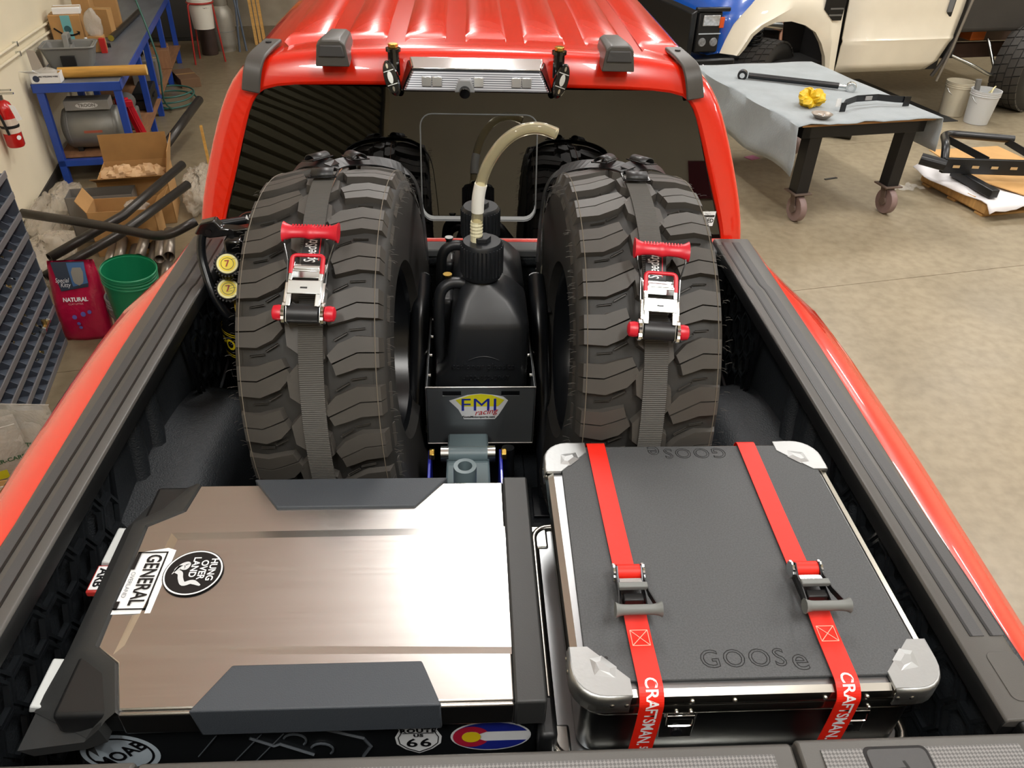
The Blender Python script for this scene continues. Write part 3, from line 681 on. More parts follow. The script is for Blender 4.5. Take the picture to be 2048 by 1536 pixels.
text('badge_lettering', 'ARB', .024, INK, bd, frame((-.7165, -1.2125, 1.3612), (0, -1, 0), (1, 0, 0)), bold=.0008)
# raised decoration on the front face
q = B()
for a, b_ in (((-.47, 1.275), (-.43, 1.335)), ((-.42, 1.25), (-.36, 1.335)), ((-.385, 1.25), (-.325, 1.335))): q.tube([(a[0], -1.517, a[1]), (b_[0], -1.517, b_[1])], .0012, 5)
q.tube([(-.38, -1.517, 1.325), (-.345, -1.517, 1.30), (-.335, -1.517, 1.305), (-.285, -1.517, 1.27)], .003, 5)
q.tube([(-.26, -1.517, 1.345), (-.20, -1.517, 1.315), (-.19, -1.517, 1.29), (-.205, -1.517, 1.26)], .003, 5)
q.tube([(-.31+.018*math.cos(a*PI/8), -1.517, 1.315+.018*math.sin(a*PI/8)) for a in range(-2, 8)], .002, 5)
q.tube([(-.27+.018*math.cos(a*PI/8), -1.517, 1.285+.018*math.sin(a*PI/8)) for a in range(-2, 8)], .002, 5)
q.o('front_emboss', mat('emboss_grey', '4a4f54', .35), FR)
# stickers
def disc(c, ex, ey, rx, ry, m, name, par, n=40):
    f = frame(c, ex, ey); return B().add([f(rx*math.cos(2*PI*k/n), ry*math.sin(2*PI*k/n)) for k in range(n)], [tuple(range(n))]).o(name, m, par)
def annul(c, ex, ey, rx, ry, w_, m, name, par, n=48):
    f = frame(c, ex, ey); return B().add([f(rx*math.cos(2*PI*k/n), ry*math.sin(2*PI*k/n)) for k in range(n)]+[f((rx-w_)*math.cos(2*PI*k/n), (ry-w_)*math.sin(2*PI*k/n)) for k in range(n)], [(k, (k+1) % n, n+(k+1) % n, n+k) for k in range(n)]).o(name, m, par)
fx, fy = (0, -1, 0), (1, 0, 0)
st = B().add([(-.583, -1.197, 1.4212), (-.633, -1.207, 1.4205), (-.634, -1.345, 1.4205), (-.568, -1.345, 1.4225), (-.566, -1.205, 1.4235)], [(0, 1, 2, 3, 4)]).o('general_sticker', WHITE, FR)
g = frame((-.600, -1.272, 1.4240), fx, fy)
text('sticker_lettering', 'GENERAL', .036, INK, st, lambda x, y, z=0: g(x, y), bold=.0007, sx=.74)
text('sticker_small_lettering', 'OVERLAND', .011, mat('grey_ink', '70757c', .5), st, lambda x, y, z=0: g(x+.012, y-.025))
q = B()
for (x0, x1, y0, y1) in ((-.064, -.0225, -.033, -.026), (.048, .066, -.033, -.026), (-.064, .066, .0185, .0215), (-.064, -.061, -.033, .0215), (.063, .066, -.033, .0215)):
    q.add([g(x0, y0, -.0004), g(x1, y0, -.0004), g(x1, y1, -.0004), g(x0, y1, -.0004)], [(0, 1, 2, 3)])
q.o('sticker_border', INK, st)
hs = disc((-.520, -1.260, 1.4251), fx, fy, .052, .052, INK, 'round_snake_sticker', FR)
annul((-.520, -1.260, 1.4255), fx, fy, .0505, .0505, .0028, WHITE, 'sticker_ring', hs)
g2 = frame((-.520, -1.260, 1.4257), fx, fy)
for s_, yy, xx in (('HUNG', .031, -.006), ('OVER', .015, -.006), ('LAND', -.001, -.012)):
    text('sticker_lettering', s_, .0175, WHITE, hs, lambda x, y, z=0, yy=yy, xx=xx: g2(x+xx, y+yy), bold=.0004)
sn = bez([(.030, .020), (.022, .004), (.026, -.010), (.014, -.018), (.002, -.022), (-.004, -.030), (-.012, -.026), (-.010, -.016), (-.020, -.014), (-.016, -.026), (.004, -.036)], 5)
B().tube([g2(p[0]*1.0, p[1], 0) for p in [(v.x, v.y) for v in [V((a[0], a[1], 0)) for a in sn]]], [max(.0012, .0042-.00005*i) for i in range(len(sn))], 6).o('snake_figure', mat('snake_grey', 'c9ccce', .5), hs) if False else None
pts2 = [V((a[0], a[1])) for a in sn]
q = B(); rows = []
for i, p in enumerate(pts2):
    d = (pts2[min(i+1, len(pts2)-1)]-pts2[max(i-1, 0)]).normalized(); w_ = .0045 if i > 4 else .0015+.0008*i
    if i > len(pts2)-10: w_ *= (len(pts2)-i)/10
    rows.append([g2(p.x-d.y*w_, p.y+d.x*w_, .0001), g2(p.x+d.y*w_, p.y-d.x*w_, .0001)])
q.grid(rows).o('snake_figure', mat('snake_grey', 'c9ccce', .5), hs)
mo = disc((-.59, -1.5165, 1.290), (1, 0, 0), (0, 0, 1), .062, .055, mat('pale_vinyl', 'b9c6cf', .4), 'moab_sticker', FR)
annul((-.59, -1.5170, 1.290), (1, 0, 0), (0, 0, 1), .053, .046, .004, INK, 'sticker_ring', mo)
text('sticker_lettering', 'MOAB', .036, INK, mo, frame((-.588, -1.5175, 1.288), (.80, 0, .60), (-.60, 0, .80)), bold=.001)
sh = [(0, .050), (.012, .044), (.024, .050), (.034, .040), (.030, .030), (.038, .008), (.036, -.014), (.022, -.032), (0, -.046)]
shp = [(-x, z) for x, z in sh[:0:-1]]+sh
rs_ = B().add([(-.112+x, -1.5165, 1.306+z*.92) for x, z in shp][::-1], [tuple(range(len(shp)))]).o('route_shield_sticker', WHITE, FR)
q = B(); q.tube([(-.112+x*.86, -1.517, 1.306+z*.80) for x, z in shp], .0009, 4, closed=True); q.tube([(-.137, -1.517, 1.325), (-.087, -1.517, 1.325)], .0008, 4); q.o('shield_outline', INK, rs_)
for s_, sz, dz in (('ROUTE', .0145, .0265), ('US', .011, .0125), ('66', .034, -.010)):
    text('sticker_lettering', s_, sz, INK, rs_, frame((-.112, -1.5175, 1.306+dz), (1, 0, 0), (0, 0, 1)), bold=.0006, spacing=1.15, sx=1.15)
cf = disc((.006, -1.5165, 1.310), (1, 0, 0), (0, 0, 1), .066, .043, WHITE, 'flag_oval_sticker', FR)
BLUE = mat('flag_blue', '1e2a8c', .4)
def ov(z): return .0625*math.sqrt(max(0, 1-(z/.040)**2))
for (z0, z1) in ((.0135, .0395), (-.0395, -.0135)):
    zs = [z0+(z1-z0)*k/8 for k in range(9)]
    B().grid([[(.006-ov(z), -1.517, 1.310+z), (.006+ov(z), -1.517, 1.310+z)] for z in zs]).o('blue_stripe', BLUE, cf)
f = frame((-.026, -1.5174, 1.310), (1, 0, 0), (0, 0, 1)); n = 30; a0 = .52
B().add([f(.030*math.cos(a0+(2*PI-2*a0)*k/n), .030*math.sin(a0+(2*PI-2*a0)*k/n)) for k in range(n+1)]+[f(.0155*math.cos(a0+(2*PI-2*a0)*k/n), .0155*math.sin(a0+(2*PI-2*a0)*k/n)) for k in range(n+1)], [(k, k+1, n+2+k, n+1+k) for k in range(n)]).o('red_letter_c', mat('flag_red', 'b21e3a', .4), cf)
disc((-.026, -1.5178, 1.310), (1, 0, 0), (0, 0, 1), .0155, .0155, mat('flag_gold', 'e6c81e', .4), 'gold_disc', cf)
rebase(FR, (-.29, -1.27, .93))
# ---- lower aluminium case that carries the black-topped one
SL = thing('lower_case', 'plain aluminium case underneath the black-topped storage case', 'case')
RIM = mat('polished_rim', 'c2bfb6', .22, metal=1.0)
B().prism(rrect(.118, .690, -1.545, -1.055, .03), 'z', .94, 1.30).o('shell', ALUD, SL, smooth=40)
for z in (1.30, 1.27, .95):
    q = B(); q.tube([(x, y, z) for x, y in rrect(.108, .70, -1.555, -1.045, .035, 6)], .008, 8, closed=True); q.o('edge_rim', RIM, SL, smooth=60)
for (a, b_) in ((.108, -1.045), (.108, -1.555)):
    sy = 1 if b_ > -1.3 else -1
    B().box(a-.006, a+.03, min(b_+sy*.004, b_-sy*.06), max(b_+sy*.004, b_-sy*.06), 1.255, 1.3035).o('corner_plate', ALUR, SL, bev=.005)
for yy in (-1.13, -1.40):
    lt = B().box(.098, .106, yy-.03, yy+.03, 1.20, 1.285).o('side_latch', STEEL, SL, bev=.003)
    B().sphere((.099, yy, 1.285), .006).o('rivet', CHR, lt, smooth=60)
rebase(SL, (.40, -1.3, .938))
# ---- aluminium storage case with black mat
GS = thing('storage_case', 'aluminium storage case with a grainy black mat on its lid', 'case')
MATT = mat('grainy_black_mat', '454749', .6, var=.22, vs_=330, bump=.6, bs=380, dist=.001)
FACE = mat('dark_reflecting_sheet', '6b6e70', .3, metal=1.0)
B().prism(rrect(.16, .735, -1.492, -.905, .03), 'z', 1.212, 1.36).o('body', FACE, GS, smooth=40)
def rimring(x0, x1, y0, y1, r, z0, z1, bul, name):
    q = B(); rings = []
    for (d, z) in ((.012, z0), (0, z0+.004), (-bul, (z0+z1)/2), (0, z1-.004), (.012, z1)):
        rings.append([(x, y, z) for x, y in rrect(x0+d, x1-d, y0+d, y1-d, r, 6)])
    return q.loft(rings, cap=False).o(name, RIM, GS, smooth=40)
rimring(.141, .752, -1.508, -.890, .05, 1.368, 1.399, .003, 'lid_rim'); rimring(.145, .748, -1.504, -.894, .05, 1.336, 1.366, .004, 'body_rim')
B().prism(rrect(.150, .743, -1.498, -.899, .045), 'z', 1.36, 1.3965).o('lid', ALUD, GS)
mp = [(.172, -.945), (.215, -.899), (.690, -.899), (.734, -.945), (.734, -1.435), (.680, -1.483), (.210, -1.483), (.163, -1.435)]
mt = B().prism(mp, 'z', 1.397, 1.403).o('lid_mat', MATT, GS, bev=.0015)
def outline(s, size, f, par):
    cu = bpy.data.curves.new('t', 'FONT'); cu.body = s; cu.size = size; cu.align_x = 'CENTER'; cu.align_y = 'CENTER'; cu.fill_mode = 'NONE'; cu.bevel_depth = .0007; cu.bevel_resolution = 0; cu.resolution_u = 3; cu.space_character = 1.15
    t = bpy.data.objects.new('t', cu); COL.objects.link(t); dg = bpy.context.evaluated_depsgraph_get(); me = bpy.data.meshes.new_from_object(t.evaluated_get(dg)); bpy.data.objects.remove(t); bpy.data.curves.remove(cu)
    for v in me.vertices: v.co = V(f(v.co.x, v.co.y, v.co.z))
    me.materials.clear(); me.materials.append(INK); return obj('cut_lettering', me, par)
outline('GOOS', .048, frame((.428, -1.448, 1.4033), (1, 0, 0), (0, 1, 0)), mt); outline('e', .062, frame((.523, -1.452, 1.4033), (1, 0, 0), (0, 1, 0)), mt)
outline('GOOS', .046, frame((.475, -.922, 1.4033), (-1, 0, 0), (0, -1, 0)), mt); outline('e', .060, frame((.383, -.918, 1.4033), (-1, 0, 0), (0, -1, 0)), mt)
for hx, hy in ((.197, -.935), (.705, -.935), (.198, -1.44), (.695, -1.44)): B().cyl((hx, hy, 1.402), (hx, hy, 1.4036), .0035, n=10).o('mat_hole', INK, mt)
# cast corners
CAST = mat('cast_aluminium', 'a9abab', .45, metal=1.0, bump=.1, bs=150)
for sx, sy, cx, cy in ((-1, -1, .139, -1.510), (1, -1, .754, -1.510), (-1, 1, .139, -.888), (1, 1, .754, -.888)):
    # profile in corner coordinates (a inward x, b inward y)
    P_ = lambda a, b_, z: (cx-sx*a, cy-sy*b_, z)
    arc = [(.052*(1-math.sin(t)), .052*(1-math.cos(t))) for t in [PI/2*k/6 for k in range(7)]]
    outl = [(0.0, .092)]+[(a, b_) for a, b_ in arc[::-1]]+[(.092, 0.0)]
    inl = [(.03, .092), (.092, .03)]
    top = outl+inl[::-1]
    q = B(); n = len(top); zt, zb = 1.4045, 1.364
    m_ = len(outl); q.add([P_(a, b_, zt) for a, b_ in top]+[P_(a, b_, zt-.006) for a, b_ in top], [tuple(range(n))]+[(i, (i+1) % n, n+(i+1) % n, n+i) for i in range(n)])
    co = q.o('cast_corner', CAST, GS, solid=.001)
    q = B(); q.grid([[P_(a, b_, zt) for a, b_ in outl], [P_(a-.003, b_-.003, zt-.008) for a, b_ in outl], [P_(a-.003, b_-.003, zb) for a, b_ in outl]]); q.o('corner_wall', CAST, co, smooth=50, solid=.003)
    wv_ = [(.030, .068), (.022, .058), (.040, .028), (.058, .022), (.068, .030)]
    q = B(); q.add([P_(a, b_, zt+.0025) for a, b_ in ((.048, .062), (.040, .060), (.044, .046), (.060, .040), (.062, .048))]+[P_(a, b_, zt) for a, b_ in ((.052, .074), (.030, .070), (.034, .036), (.070, .030), (.074, .052))], [(0, 1, 2, 3, 4), (0, 5, 6, 1), (1, 6, 7, 2), (2, 7, 8, 3), (3, 8, 9, 4), (4, 9, 5, 0)])
    q.o('corner_boss', CAST, co)
    for (a, b_) in ((.060, -.001), (.084, -.001), (-.001, .060), (-.001, .084)):
        B().sphere(P_(a, b_, 1.383), .0058, 10, 6).o('rivet', ALUR, co, smooth=60)
for rx in (.33, .40, .55, .62): B().sphere((rx, -1.510, 1.384), .0045, 8, 6).o('rivet', ALUR, GS, smooth=60)
for lx in (.322, .622):
    lt = B().box(lx-.030, lx+.030, -1.497, -1.492, 1.255, 1.335).o('latch', STEEL, GS, bev=.002)
    B().tube(fillet([(lx-.022, -1.500, 1.338), (lx-.022, -1.506, 1.305), (lx+.022, -1.506, 1.305), (lx+.022, -1.500, 1.338)], .006, 4), .0022, 6).o('latch_bail', CHR, lt)
    B().box(lx-.024, lx+.024, -1.505, -1.498, 1.322, 1.332).o('latch_hook', CHR, lt, bev=.002)
    B().cyl((lx, -1.498, 1.278), (lx, -1.503, 1.278), .010, n=14).o('latch_lock', SATB, lt)
    for d in (-.012, .012): B().sphere((lx+d, -1.5085, 1.350), .004, 8, 6).o('rivet', ALUR, lt, smooth=60)
rebase(GS, (.447, -1.2, 1.212)); GS.location = (.413, -1.273, 1.3058); GS.scale = (.928,)*3
# ---- red ratchet straps over the case
REDW = mat('red_webbing', 'e0200c', .5, bump=.25, bs=900, dist=.0005)
GRP = mat('grey_grip', '6f7270', .5)
def red_strap(label, xs, x_on_lid):
    t = thing('red_strap', label, 'strap', group='red ratchet straps over the storage case')
    def pathx(y): return xs[0]+(xs[1]-xs[0])*min(1, max(0, (-.89-y)/.62))
    P_ = [(xs[0], -.880, 1.18), (xs[0], -.880, 1.38), (xs[0], -.887, 1.408), (pathx(-1.1), -1.1, 1.4075), (pathx(-1.268), -1.268, 1.409)]
    B().ribbon(fillet(P_, .02, 4), (1, 0, 0), .040, .0016).o('long_webbing', REDW, t)
    F_ = [(pathx(-1.33), -1.33, 1.414), (pathx(-1.40), -1.40, 1.4085), (xs[1], -1.500, 1.4085), (xs[1], -1.5185, 1.392), (xs[1], -1.519, 1.335), (xs[1]-.004, -1.5205, 1.25), (xs[1]-.010, -1.523, 1.02)]
    B().ribbon(fillet(F_, .02, 5), (1, 0, 0), .040, .0016).o('short_webbing', REDW, t)
    pl = fillet(F_, .02, 5); Ls = [0]
    for i in range(1, len(pl)): Ls.append(Ls[-1]+(pl[i]-pl[i-1]).length)
    def onstrap(l, v, z=0):
        i = max(0, min(len(pl)-2, next((k for k in range(len(pl)-1) if Ls[k+1] >= l), len(pl)-2)))
        d = (pl[i+1]-pl[i]).normalized(); nn = V((1, 0, 0)).cross(d); nn = -nn if nn.dot(V((0, -1, 1))) < 0 else nn
        return pl[i]+d*(l-Ls[i])+V((v, 0, 0))+nn*.0013
    text('strap_lettering', 'CRAFTSMAN.', .0285, WHITE, t, lambda x, y, z=0: onstrap(.152+x, y), bold=.0005, align='LEFT', sx=.92)
    text('strap_small_lettering', '500 LB', .020, WHITE, t, lambda x, y, z=0: onstrap(.312+x, y+.004), bold=.0003, align='LEFT', sx=.7)
    # stitched box with a cross
    q = B(); c = [(.062, -.015), (.062, .015), (.092, .015), (.092, -.015)]
    for a, b_ in ((0, 1), (1, 2), (2, 3), (3, 0), (0, 2), (1, 3)): q.tube([onstrap(*c[a]), onstrap(*c[b_])], .0007, 4)
    q.o('stitching', mat('pale_thread', 'f0b8a4', .6), t)
    # ratchet body in local coordinates, x across, y toward the tailgate
    bx_ = pathx(-1.31)
    def L_(a, b_, c_): return (bx_+a, -1.31-b_, 1.408+c_)
    fr = B()
    for sx in (-1, 1):
        fr.add([L_(sx*.022, -.045, .004), L_(sx*.022, .05, .004), L_(sx*.022, .055, .016), L_(sx*.022, .0, .022), L_(sx*.022, -.03, .038), L_(sx*.022, -.048, .022)], [(0, 1, 2, 3, 4, 5)])
    fr = fr.o('ratchet_frame', mat('black_steel', '2b2b2d', .25, metal=.8), t, solid=.0025)
    for sx in (-1, 1):
        pts = [(.0165*(1.0 if k % 2 else .85)*math.cos(2*PI*k/24), .0165*(1.0 if k % 2 else .85)*math.sin(2*PI*k/24)) for k in range(24)]
        q = B(); n = 24
        q.add([L_(sx*.0245, -.030+a, .020+b_) for a, b_ in pts]+[L_(sx*.0285, -.030+a, .020+b_) for a, b_ in pts], [tuple(range(n)), tuple(range(n, 2*n))[::-1]]+[(k, n+k, n+(k+1) % n, (k+1) % n) for k in range(n)]).o('ratchet_gear', STEEL, fr)
    B().cyl(L_(-.021, -.030, .020), L_(.021, -.030, .020), .0145, n=16).o('wound_webbing', REDW, fr, smooth=40)
    B().loft([[L_(-.021, -.012, .020), L_(.021, -.012, .020), L_(.021, -.012, .026), L_(-.021, -.012, .026)], [L_(-.021, .014, .024), L_(.021, .014, .024), L_(.021, .014, .030), L_(-.021, .014, .030)]]).o('pawl_plate', STEEL, fr, bev=.001)
    B().box(*sorted((L_(-.026, 0, 0)[0], L_(.026, 0, 0)[0])), -1.31-.018, -1.31-.006, 1.436, 1.446).o('pawl_tab', GRP, fr, bev=.002)
    B().box(bx_-.018, bx_+.018, -1.31-.036, -1.31-.020, 1.412, 1.432).o('axle_block', BLK, fr, bev=.002)
    for sx in (-1, 1):
        B().ribbon([L_(sx*.024, -.02, .024), L_(sx*.027, .025, .028), L_(sx*.034, .062, .036)], (0, 0, 1), .012, .002).o('handle_arm', BLK, fr)
    rings = []
    for i in range(13):
        x = -.040+.080*i/12; f_ = abs(x)/.040; r = .0095+.005*f_**6
        rings.append([L_(x, .066+r*math.cos(2*PI*k/10)*.9, .037+r*math.sin(2*PI*k/10)) for k in range(10)])
    B().loft(rings).o('handle_grip', GRP, fr, smooth=60)
    rebase(t, (xs[1], -1.2, 1.40)); t.location = (x_on_lid, -1.273, 1.4803); t.scale = (.928,)*3; return t
red_strap('red ratchet strap lying nearer the camp fridge', (.255, .262), .2411)
red_strap('red ratchet strap lying nearer the bed rail', (.597, .585), .5409)
# ---- folded sheet-metal tray holding two jugs
AB = thing('jug_tray', 'open aluminium sheet tray with a racing sticker holding two black jugs', 'tray')
SHEET = mat('tray_sheet', '84888b', .4, metal=.75, var=.06, vs_=5)
q = B(); x0, x1, y0, y1, z0, z1, th_ = -.142, .152, -.535, -.045, 1.112, 1.305, .003
q.box(x0, x1, y0, y1, z0, z0+th_).box(x0, x0+th_, y0, y1, z0, z1).box(x1-th_, x1, y0, y1, z0, z1).box(x0, x1, y1-th_, y1, z0, z1); q.o('tray_shell', SHEET, AB)
q = B()     # front sheet with two slots
for (a, b_, c, d) in ((x0, x1, z0, z1-.028), (x0, x1, z1-.012, z1), (x0, -.098, z1-.028, z1-.012), (-.048, .060, z1-.028, z1-.012), (.110, x1, z1-.028, z1-.012)): q.box(a, b_, y0, y0+th_, c, d)
q.o('tray_front', SHEET, AB)
B().tube([(x0, y1, z1), (x0, y0, z1), (x1, y0, z1), (x1, y1, z1)], .0028, 6).tube([(x0, y0, z1), (x0, y0, z0), (x1, y0, z0), (x1, y0, z1)], .0022, 6).o('tray_edge', mat('bright_edge', 'e8e8e6', .3, metal=1.0), AB)
for yy in (-.15, -.25, -.35, -.45):
    for xx in (x0+.006, x1-.006): B().cyl((xx-.004, yy, z1-.02), (xx+.004, yy, z1-.02), .006, n=10).o('tray_bolt', STEEL, AB)
fs_ = [(-.085, 1.262), (-.035, 1.281), (.0, 1.285), (.035, 1.281), (.062, 1.275), (.095-.02, 1.262), (.062, 1.235), (.050, 1.212), (.040, 1.198), (-.045, 1.198), (-.060, 1.232)]
sk = B().add([(x+.004, y0-.0006, z) for x, z in fs_], [tuple(range(len(fs_)))[::-1]]).o('racing_sticker', WHITE, AB)
B().add([(x*.86+.004, y0-.001, (z-1.245)*.84+1.248) for x, z in ((-.078, 1.264), (-.03, 1.284), (.002, 1.288), (.035, 1.284), (.076, 1.264), (.056, 1.238), (-.058, 1.238))], [tuple(range(7))[::-1]]).o('sticker_star', mat('sticker_yellow', 'e8e022', .4), sk)
text('sticker_lettering', 'FMI', .060, mat('sticker_blue', '1c2c9a', .4), sk, frame((.000, y0-.0016, 1.246), (1, 0, 0), (0, 0, 1)), bold=0, sx=1.12, spacing=1.05)
text('sticker_script', 'racing', .026, REDP, sk, frame((.018, y0-.0022, 1.224), (1, 0, .12), (-.12, 0, 1)), shear=.4)
text('sticker_address', 'FootzMotorsports.com', .0095, INK, sk, frame((-.001, y0-.0022, 1.207), (1, 0, 0), (0, 0, 1)), bold=.0003, shear=.2)
rebase(AB, (.005, -.29, 1.112))
# stand under the tray: part of the tyre carrier
# ---- jugs
JUG = mat('black_jug_plastic', '212326', .40, bump=.05, bs=30)
def make_jug(label, yc, dz, hose):
    t = thing('utility_jug', label, 'jug', (.008, yc, 1.1155+dz), 0)
    q = B(); rings = []
    def sq(hx, hy, z, r, cy=0, cx=0): return [(cx+x, cy+y, z) for x, y in rrect(-hx, hx, -hy, hy, r, 5)]
    for (hx, hy, z, r) in ((.105, .095, 0, .03), (.118, .108, .012, .03), (.124, .112, .05, .03), (.124, .112, .20, .028)): rings.append(sq(hx, hy, z, r))
    rings += [sq(.108, .112, .235, .026, 0, .016), sq(.102, .112, .345, .026, 0, .022), sq(.098, .106, .362, .03, .002, .022)]
    rings.append(sq(.076, .072, .405, .032, .006, .014)); rings.append(sq(.056, .050, .434, .042, .003, .005)); rings.append(sq(.042, .042, .440, .041)); rings.append(sq(.038, .038, .455, .037))
    q.loft(rings).o('jug_body', JUG, t, smooth=45)
    # handle: loop on one upper corner
    hp = bez([(-.045, -.01, .428), (-.080, -.012, .430), (-.106, -.02, .412), (-.114, -.03, .37), (-.114, -.04, .29), (-.108, -.05, .20)], 6)
    B().tube(hp, .0155, 10).o('jug_handle', JUG, t, smooth=60)
    B().box(-.118, -.075, .02, .10, .19, .36).o('handle_web', JUG, t, bev=.012)
    v = B().cyl((-.090, -.003, .432), (-.090, -.003, .447), .009, n=12).o('vent', BLK, t); B().cyl((-.090, -.003, .447), (-.090, -.003, .452), .012, n=12).o('vent_cap', GOLD if hose else STEEL, v)
    cap = B().lathe([(0, .448), (.050, .448), (.053, .455), (.053, .538), (.048, .546), (0, .546)], (0, 0, 0), 40).o('cap', JUG, t, smooth=35)
    rb_ = B()
    for k in range(32):
        a = 2*PI*k/32; c, s_ = math.cos(a), math.sin(a); rb_.T = M.Rotation(a, 4, 'Z'); rb_.prism([(.052, -.0028), (.0565, 0), (.052, .0028)], 'z', .460, .537)
    rb_.o('cap_ribs', JUG, cap)
    B().cyl((0, 0, .546), (0, 0, .560), .024, n=6).o('hex_nut', JUG, cap, bev=.002)
    text('moulded_lettering', 'scribner plastics', .026, JUG, t, frame((.004, -.1125, .232), (1, 0, 0), (0, 0, 1)), thick=.003)
    text('moulded_lettering', '1-800-552-5947', .021, JUG, t, frame((.006, -.1125, .194), (1, 0, 0), (0, 0, 1)), thick=.003)
    B().tube([(-.035+.01*k, -.1125, .252+.012*math.sin(PI*k/8)) for k in range(9)], .0015, 5).o('moulded_arc', JUG, t)
    if hose:
        HM = mat('yellowed_clear_hose', 'f4eed4', .08, spec=.6); HM.node_tree.nodes['Principled BSDF'].inputs['Transmission Weight'].default_value = .85; HM.node_tree.nodes['Principled BSDF'].inputs['IOR'].default_value = 1.25
        C0 = V((.008, yc, 1.1155+dz))
        wp = [(-.006, -.385, 1.675), (-.004, -.385, 1.73), (0.0, -.385, 1.79), (.018, -.385, 1.855), (.048, -.384, 1.905), (.082, -.382, 1.935), (.118, -.380, 1.948), (.150, -.378, 1.947), (.184, -.376, 1.935)]
        path = bez([V(p)-C0 for p in wp], 6)
        h = B(); n = 12
        h.tube(path, .0125, 14, cap=False); h.v = h.v
        hs_ = h.o('hose', HM, t, smooth=180, solid=.004)
        path2 = path[7:15]; B().tube(path2, .0158, 14).o('white_tape', mat('white_tape', 'efeee6', .5), hs_, smooth=60)
        B().tube([path[0]-V((0, 0, .02)), path[0]+V((0, 0, .04))], [.0155, .0150], 14).o('barb_fitting', mat('cream_nylon', 'e9e3c0', .4), hs_)
        for k in range(4): B().cyl(path[0]+V((0, 0, .004+.009*k)), path[0]+V((0, 0, .009+.009*k)), .0165, .0150, 14).o('barb_ring', mat('cream_nylon', 'e9e3c0', .4), hs_)
    return t
make_jug('black plastic jug with a curved clear filler hose, in the sheet-metal tray', -.385, 0, True)
make_jug('black plastic jug with a capped lid, by the cab window', -.158, 0, False)
# ---- tyre carrier frame
CR = thing('tire_carrier', 'black tubular tire carrier bolted to the bed between the spare tires', 'rack')
for sx in (-1, 1):
    o0 = .005
    B().tube(fillet([(sx*.192+o0, -.58, .945), (sx*.182+o0, -.47, 1.12), (sx*.170+o0, -.30, 1.40), (sx*.165+o0, -.20, 1.46)], .12, 6), .024, 16).o('upright_tube', SATB, CR, smooth=60)
    B().tube([(sx*.165+o0, -.20, 1.46), (sx*.165+o0, -.06, .945)], .022, 12).o('rear_tube', SATB, CR, smooth=60)
    B().box(sx*.2+o0-.05, sx*.2+o0+.05, -.66, -.54, .939, .947).o('foot_plate', SATB, CR, bev=.002)
    B().prism([(-.30, 1.40), (-.12, 1.46), (-.10, 1.42), (-.26, 1.36)], 'x', sx*.20-.004+o0, sx*.20+.004+o0).o('gusset', SATB, CR)
    B().tube([(sx*.175+o0, -.22, 1.42), (sx*.18+o0, -.20, 1.50), (sx*.178+o0, -.18, 1.70)], .004, 6).o('strap_hook', STEEL, CR)
B().tube([(-.16, -.2, 1.09), (.17, -.2, 1.09)], .018, 10).o('cross_tube', SATB, CR)
B().tube([(-.16, -.45, 1.09), (.17, -.45, 1.09)], .018, 10).o('cross_tube', SATB, CR)
rebase(CR, (.005, -.35, .938))
# ---- floor jack
JK = thing('floor_jack', 'grey trolley jack with blue side plates lying below the jug tray', 'jack')
JG = mat('jack_grey_paint', '6a7b80', .35, coat=.2); JB = mat('jack_blue', '2a34b4', .35, coat=.3)
B().loft([[(-.085, -.55, .96), (.025, -.55, .96), (.025, -.55, 1.16), (-.085, -.55, 1.16)], [(-.085, -.72, .96), (.025, -.72, .96), (.025, -.72, 1.20), (-.085, -.72, 1.20)], [(-.095, -.98, .96), (.035, -.98, .96), (.035, -.98, 1.06), (-.095, -.98, 1.06)]]).o('jack_body', JG, JK, bev=.006)
B().cyl((-.095, -.69, 1.205), (.035, -.69, 1.205), .020, n=18).o('pivot_shaft', JG, JK, smooth=40)
for x0, x1 in ((-.100, -.080), (.020, .040)): B().cyl((x0, -.69, 1.205), (x1, -.69, 1.205), .0215, n=18).o('pivot_bush', STEEL, JK, smooth=40)
for x0, x1 in ((-.130, -.116), (.056, .070)): B().cyl((x0, -.69, 1.205), (x1, -.69, 1.205), .016, n=6).o('brass_nut', GOLD, JK, bev=.002)
B().lathe([(.017, 1.14), (.017, 1.302), (.027, 1.302), (.0275, 1.296), (.0275, 1.12)], (-.037, -.845, 0), 24).o('handle_socket', JG, JK, smooth=40)
for sx in (-1, 1):
    B().loft([[(-.037+sx*.018, -.83, 1.20), (-.037+sx*.018, -.86, 1.20), (-.037+sx*.018, -.86, 1.245), (-.037+sx*.018, -.83, 1.245)], [(-.037+sx*.080, -.85, 1.14), (-.037+sx*.080, -.88, 1.14), (-.037+sx*.080, -.88, 1.175), (-.037+sx*.080, -.85, 1.175)]]).o('socket_arm', JG, JK, bev=.003)
    B().prism([(-.64, 1.0), (-.66, 1.195), (-.70, 1.20), (-.95, 1.15), (-.96, 1.06), (-.90, 1.0)], 'x', -.037+sx*.088, -.037+sx*.096).o('side_plate', JB, JK, bev=.002)
    B().sphere((-.037+sx*.100, -.87, 1.155), .009, 10, 6).o('side_bolt', STEEL, JK, smooth=60)
for xx in (-.09, .02):
    for yy in (-.58, -.95): B().cyl((xx, yy, .965), (xx+.02, yy, .965), .027, n=18).o('jack_wheel', SATB, JK)
B().tube([(.075, -.70, .96), (.075, -.66, 1.2)], .017, 12).o('jack_handle', SATB, JK, smooth=60)
rebase(JK, (-.03, -.75, .938))
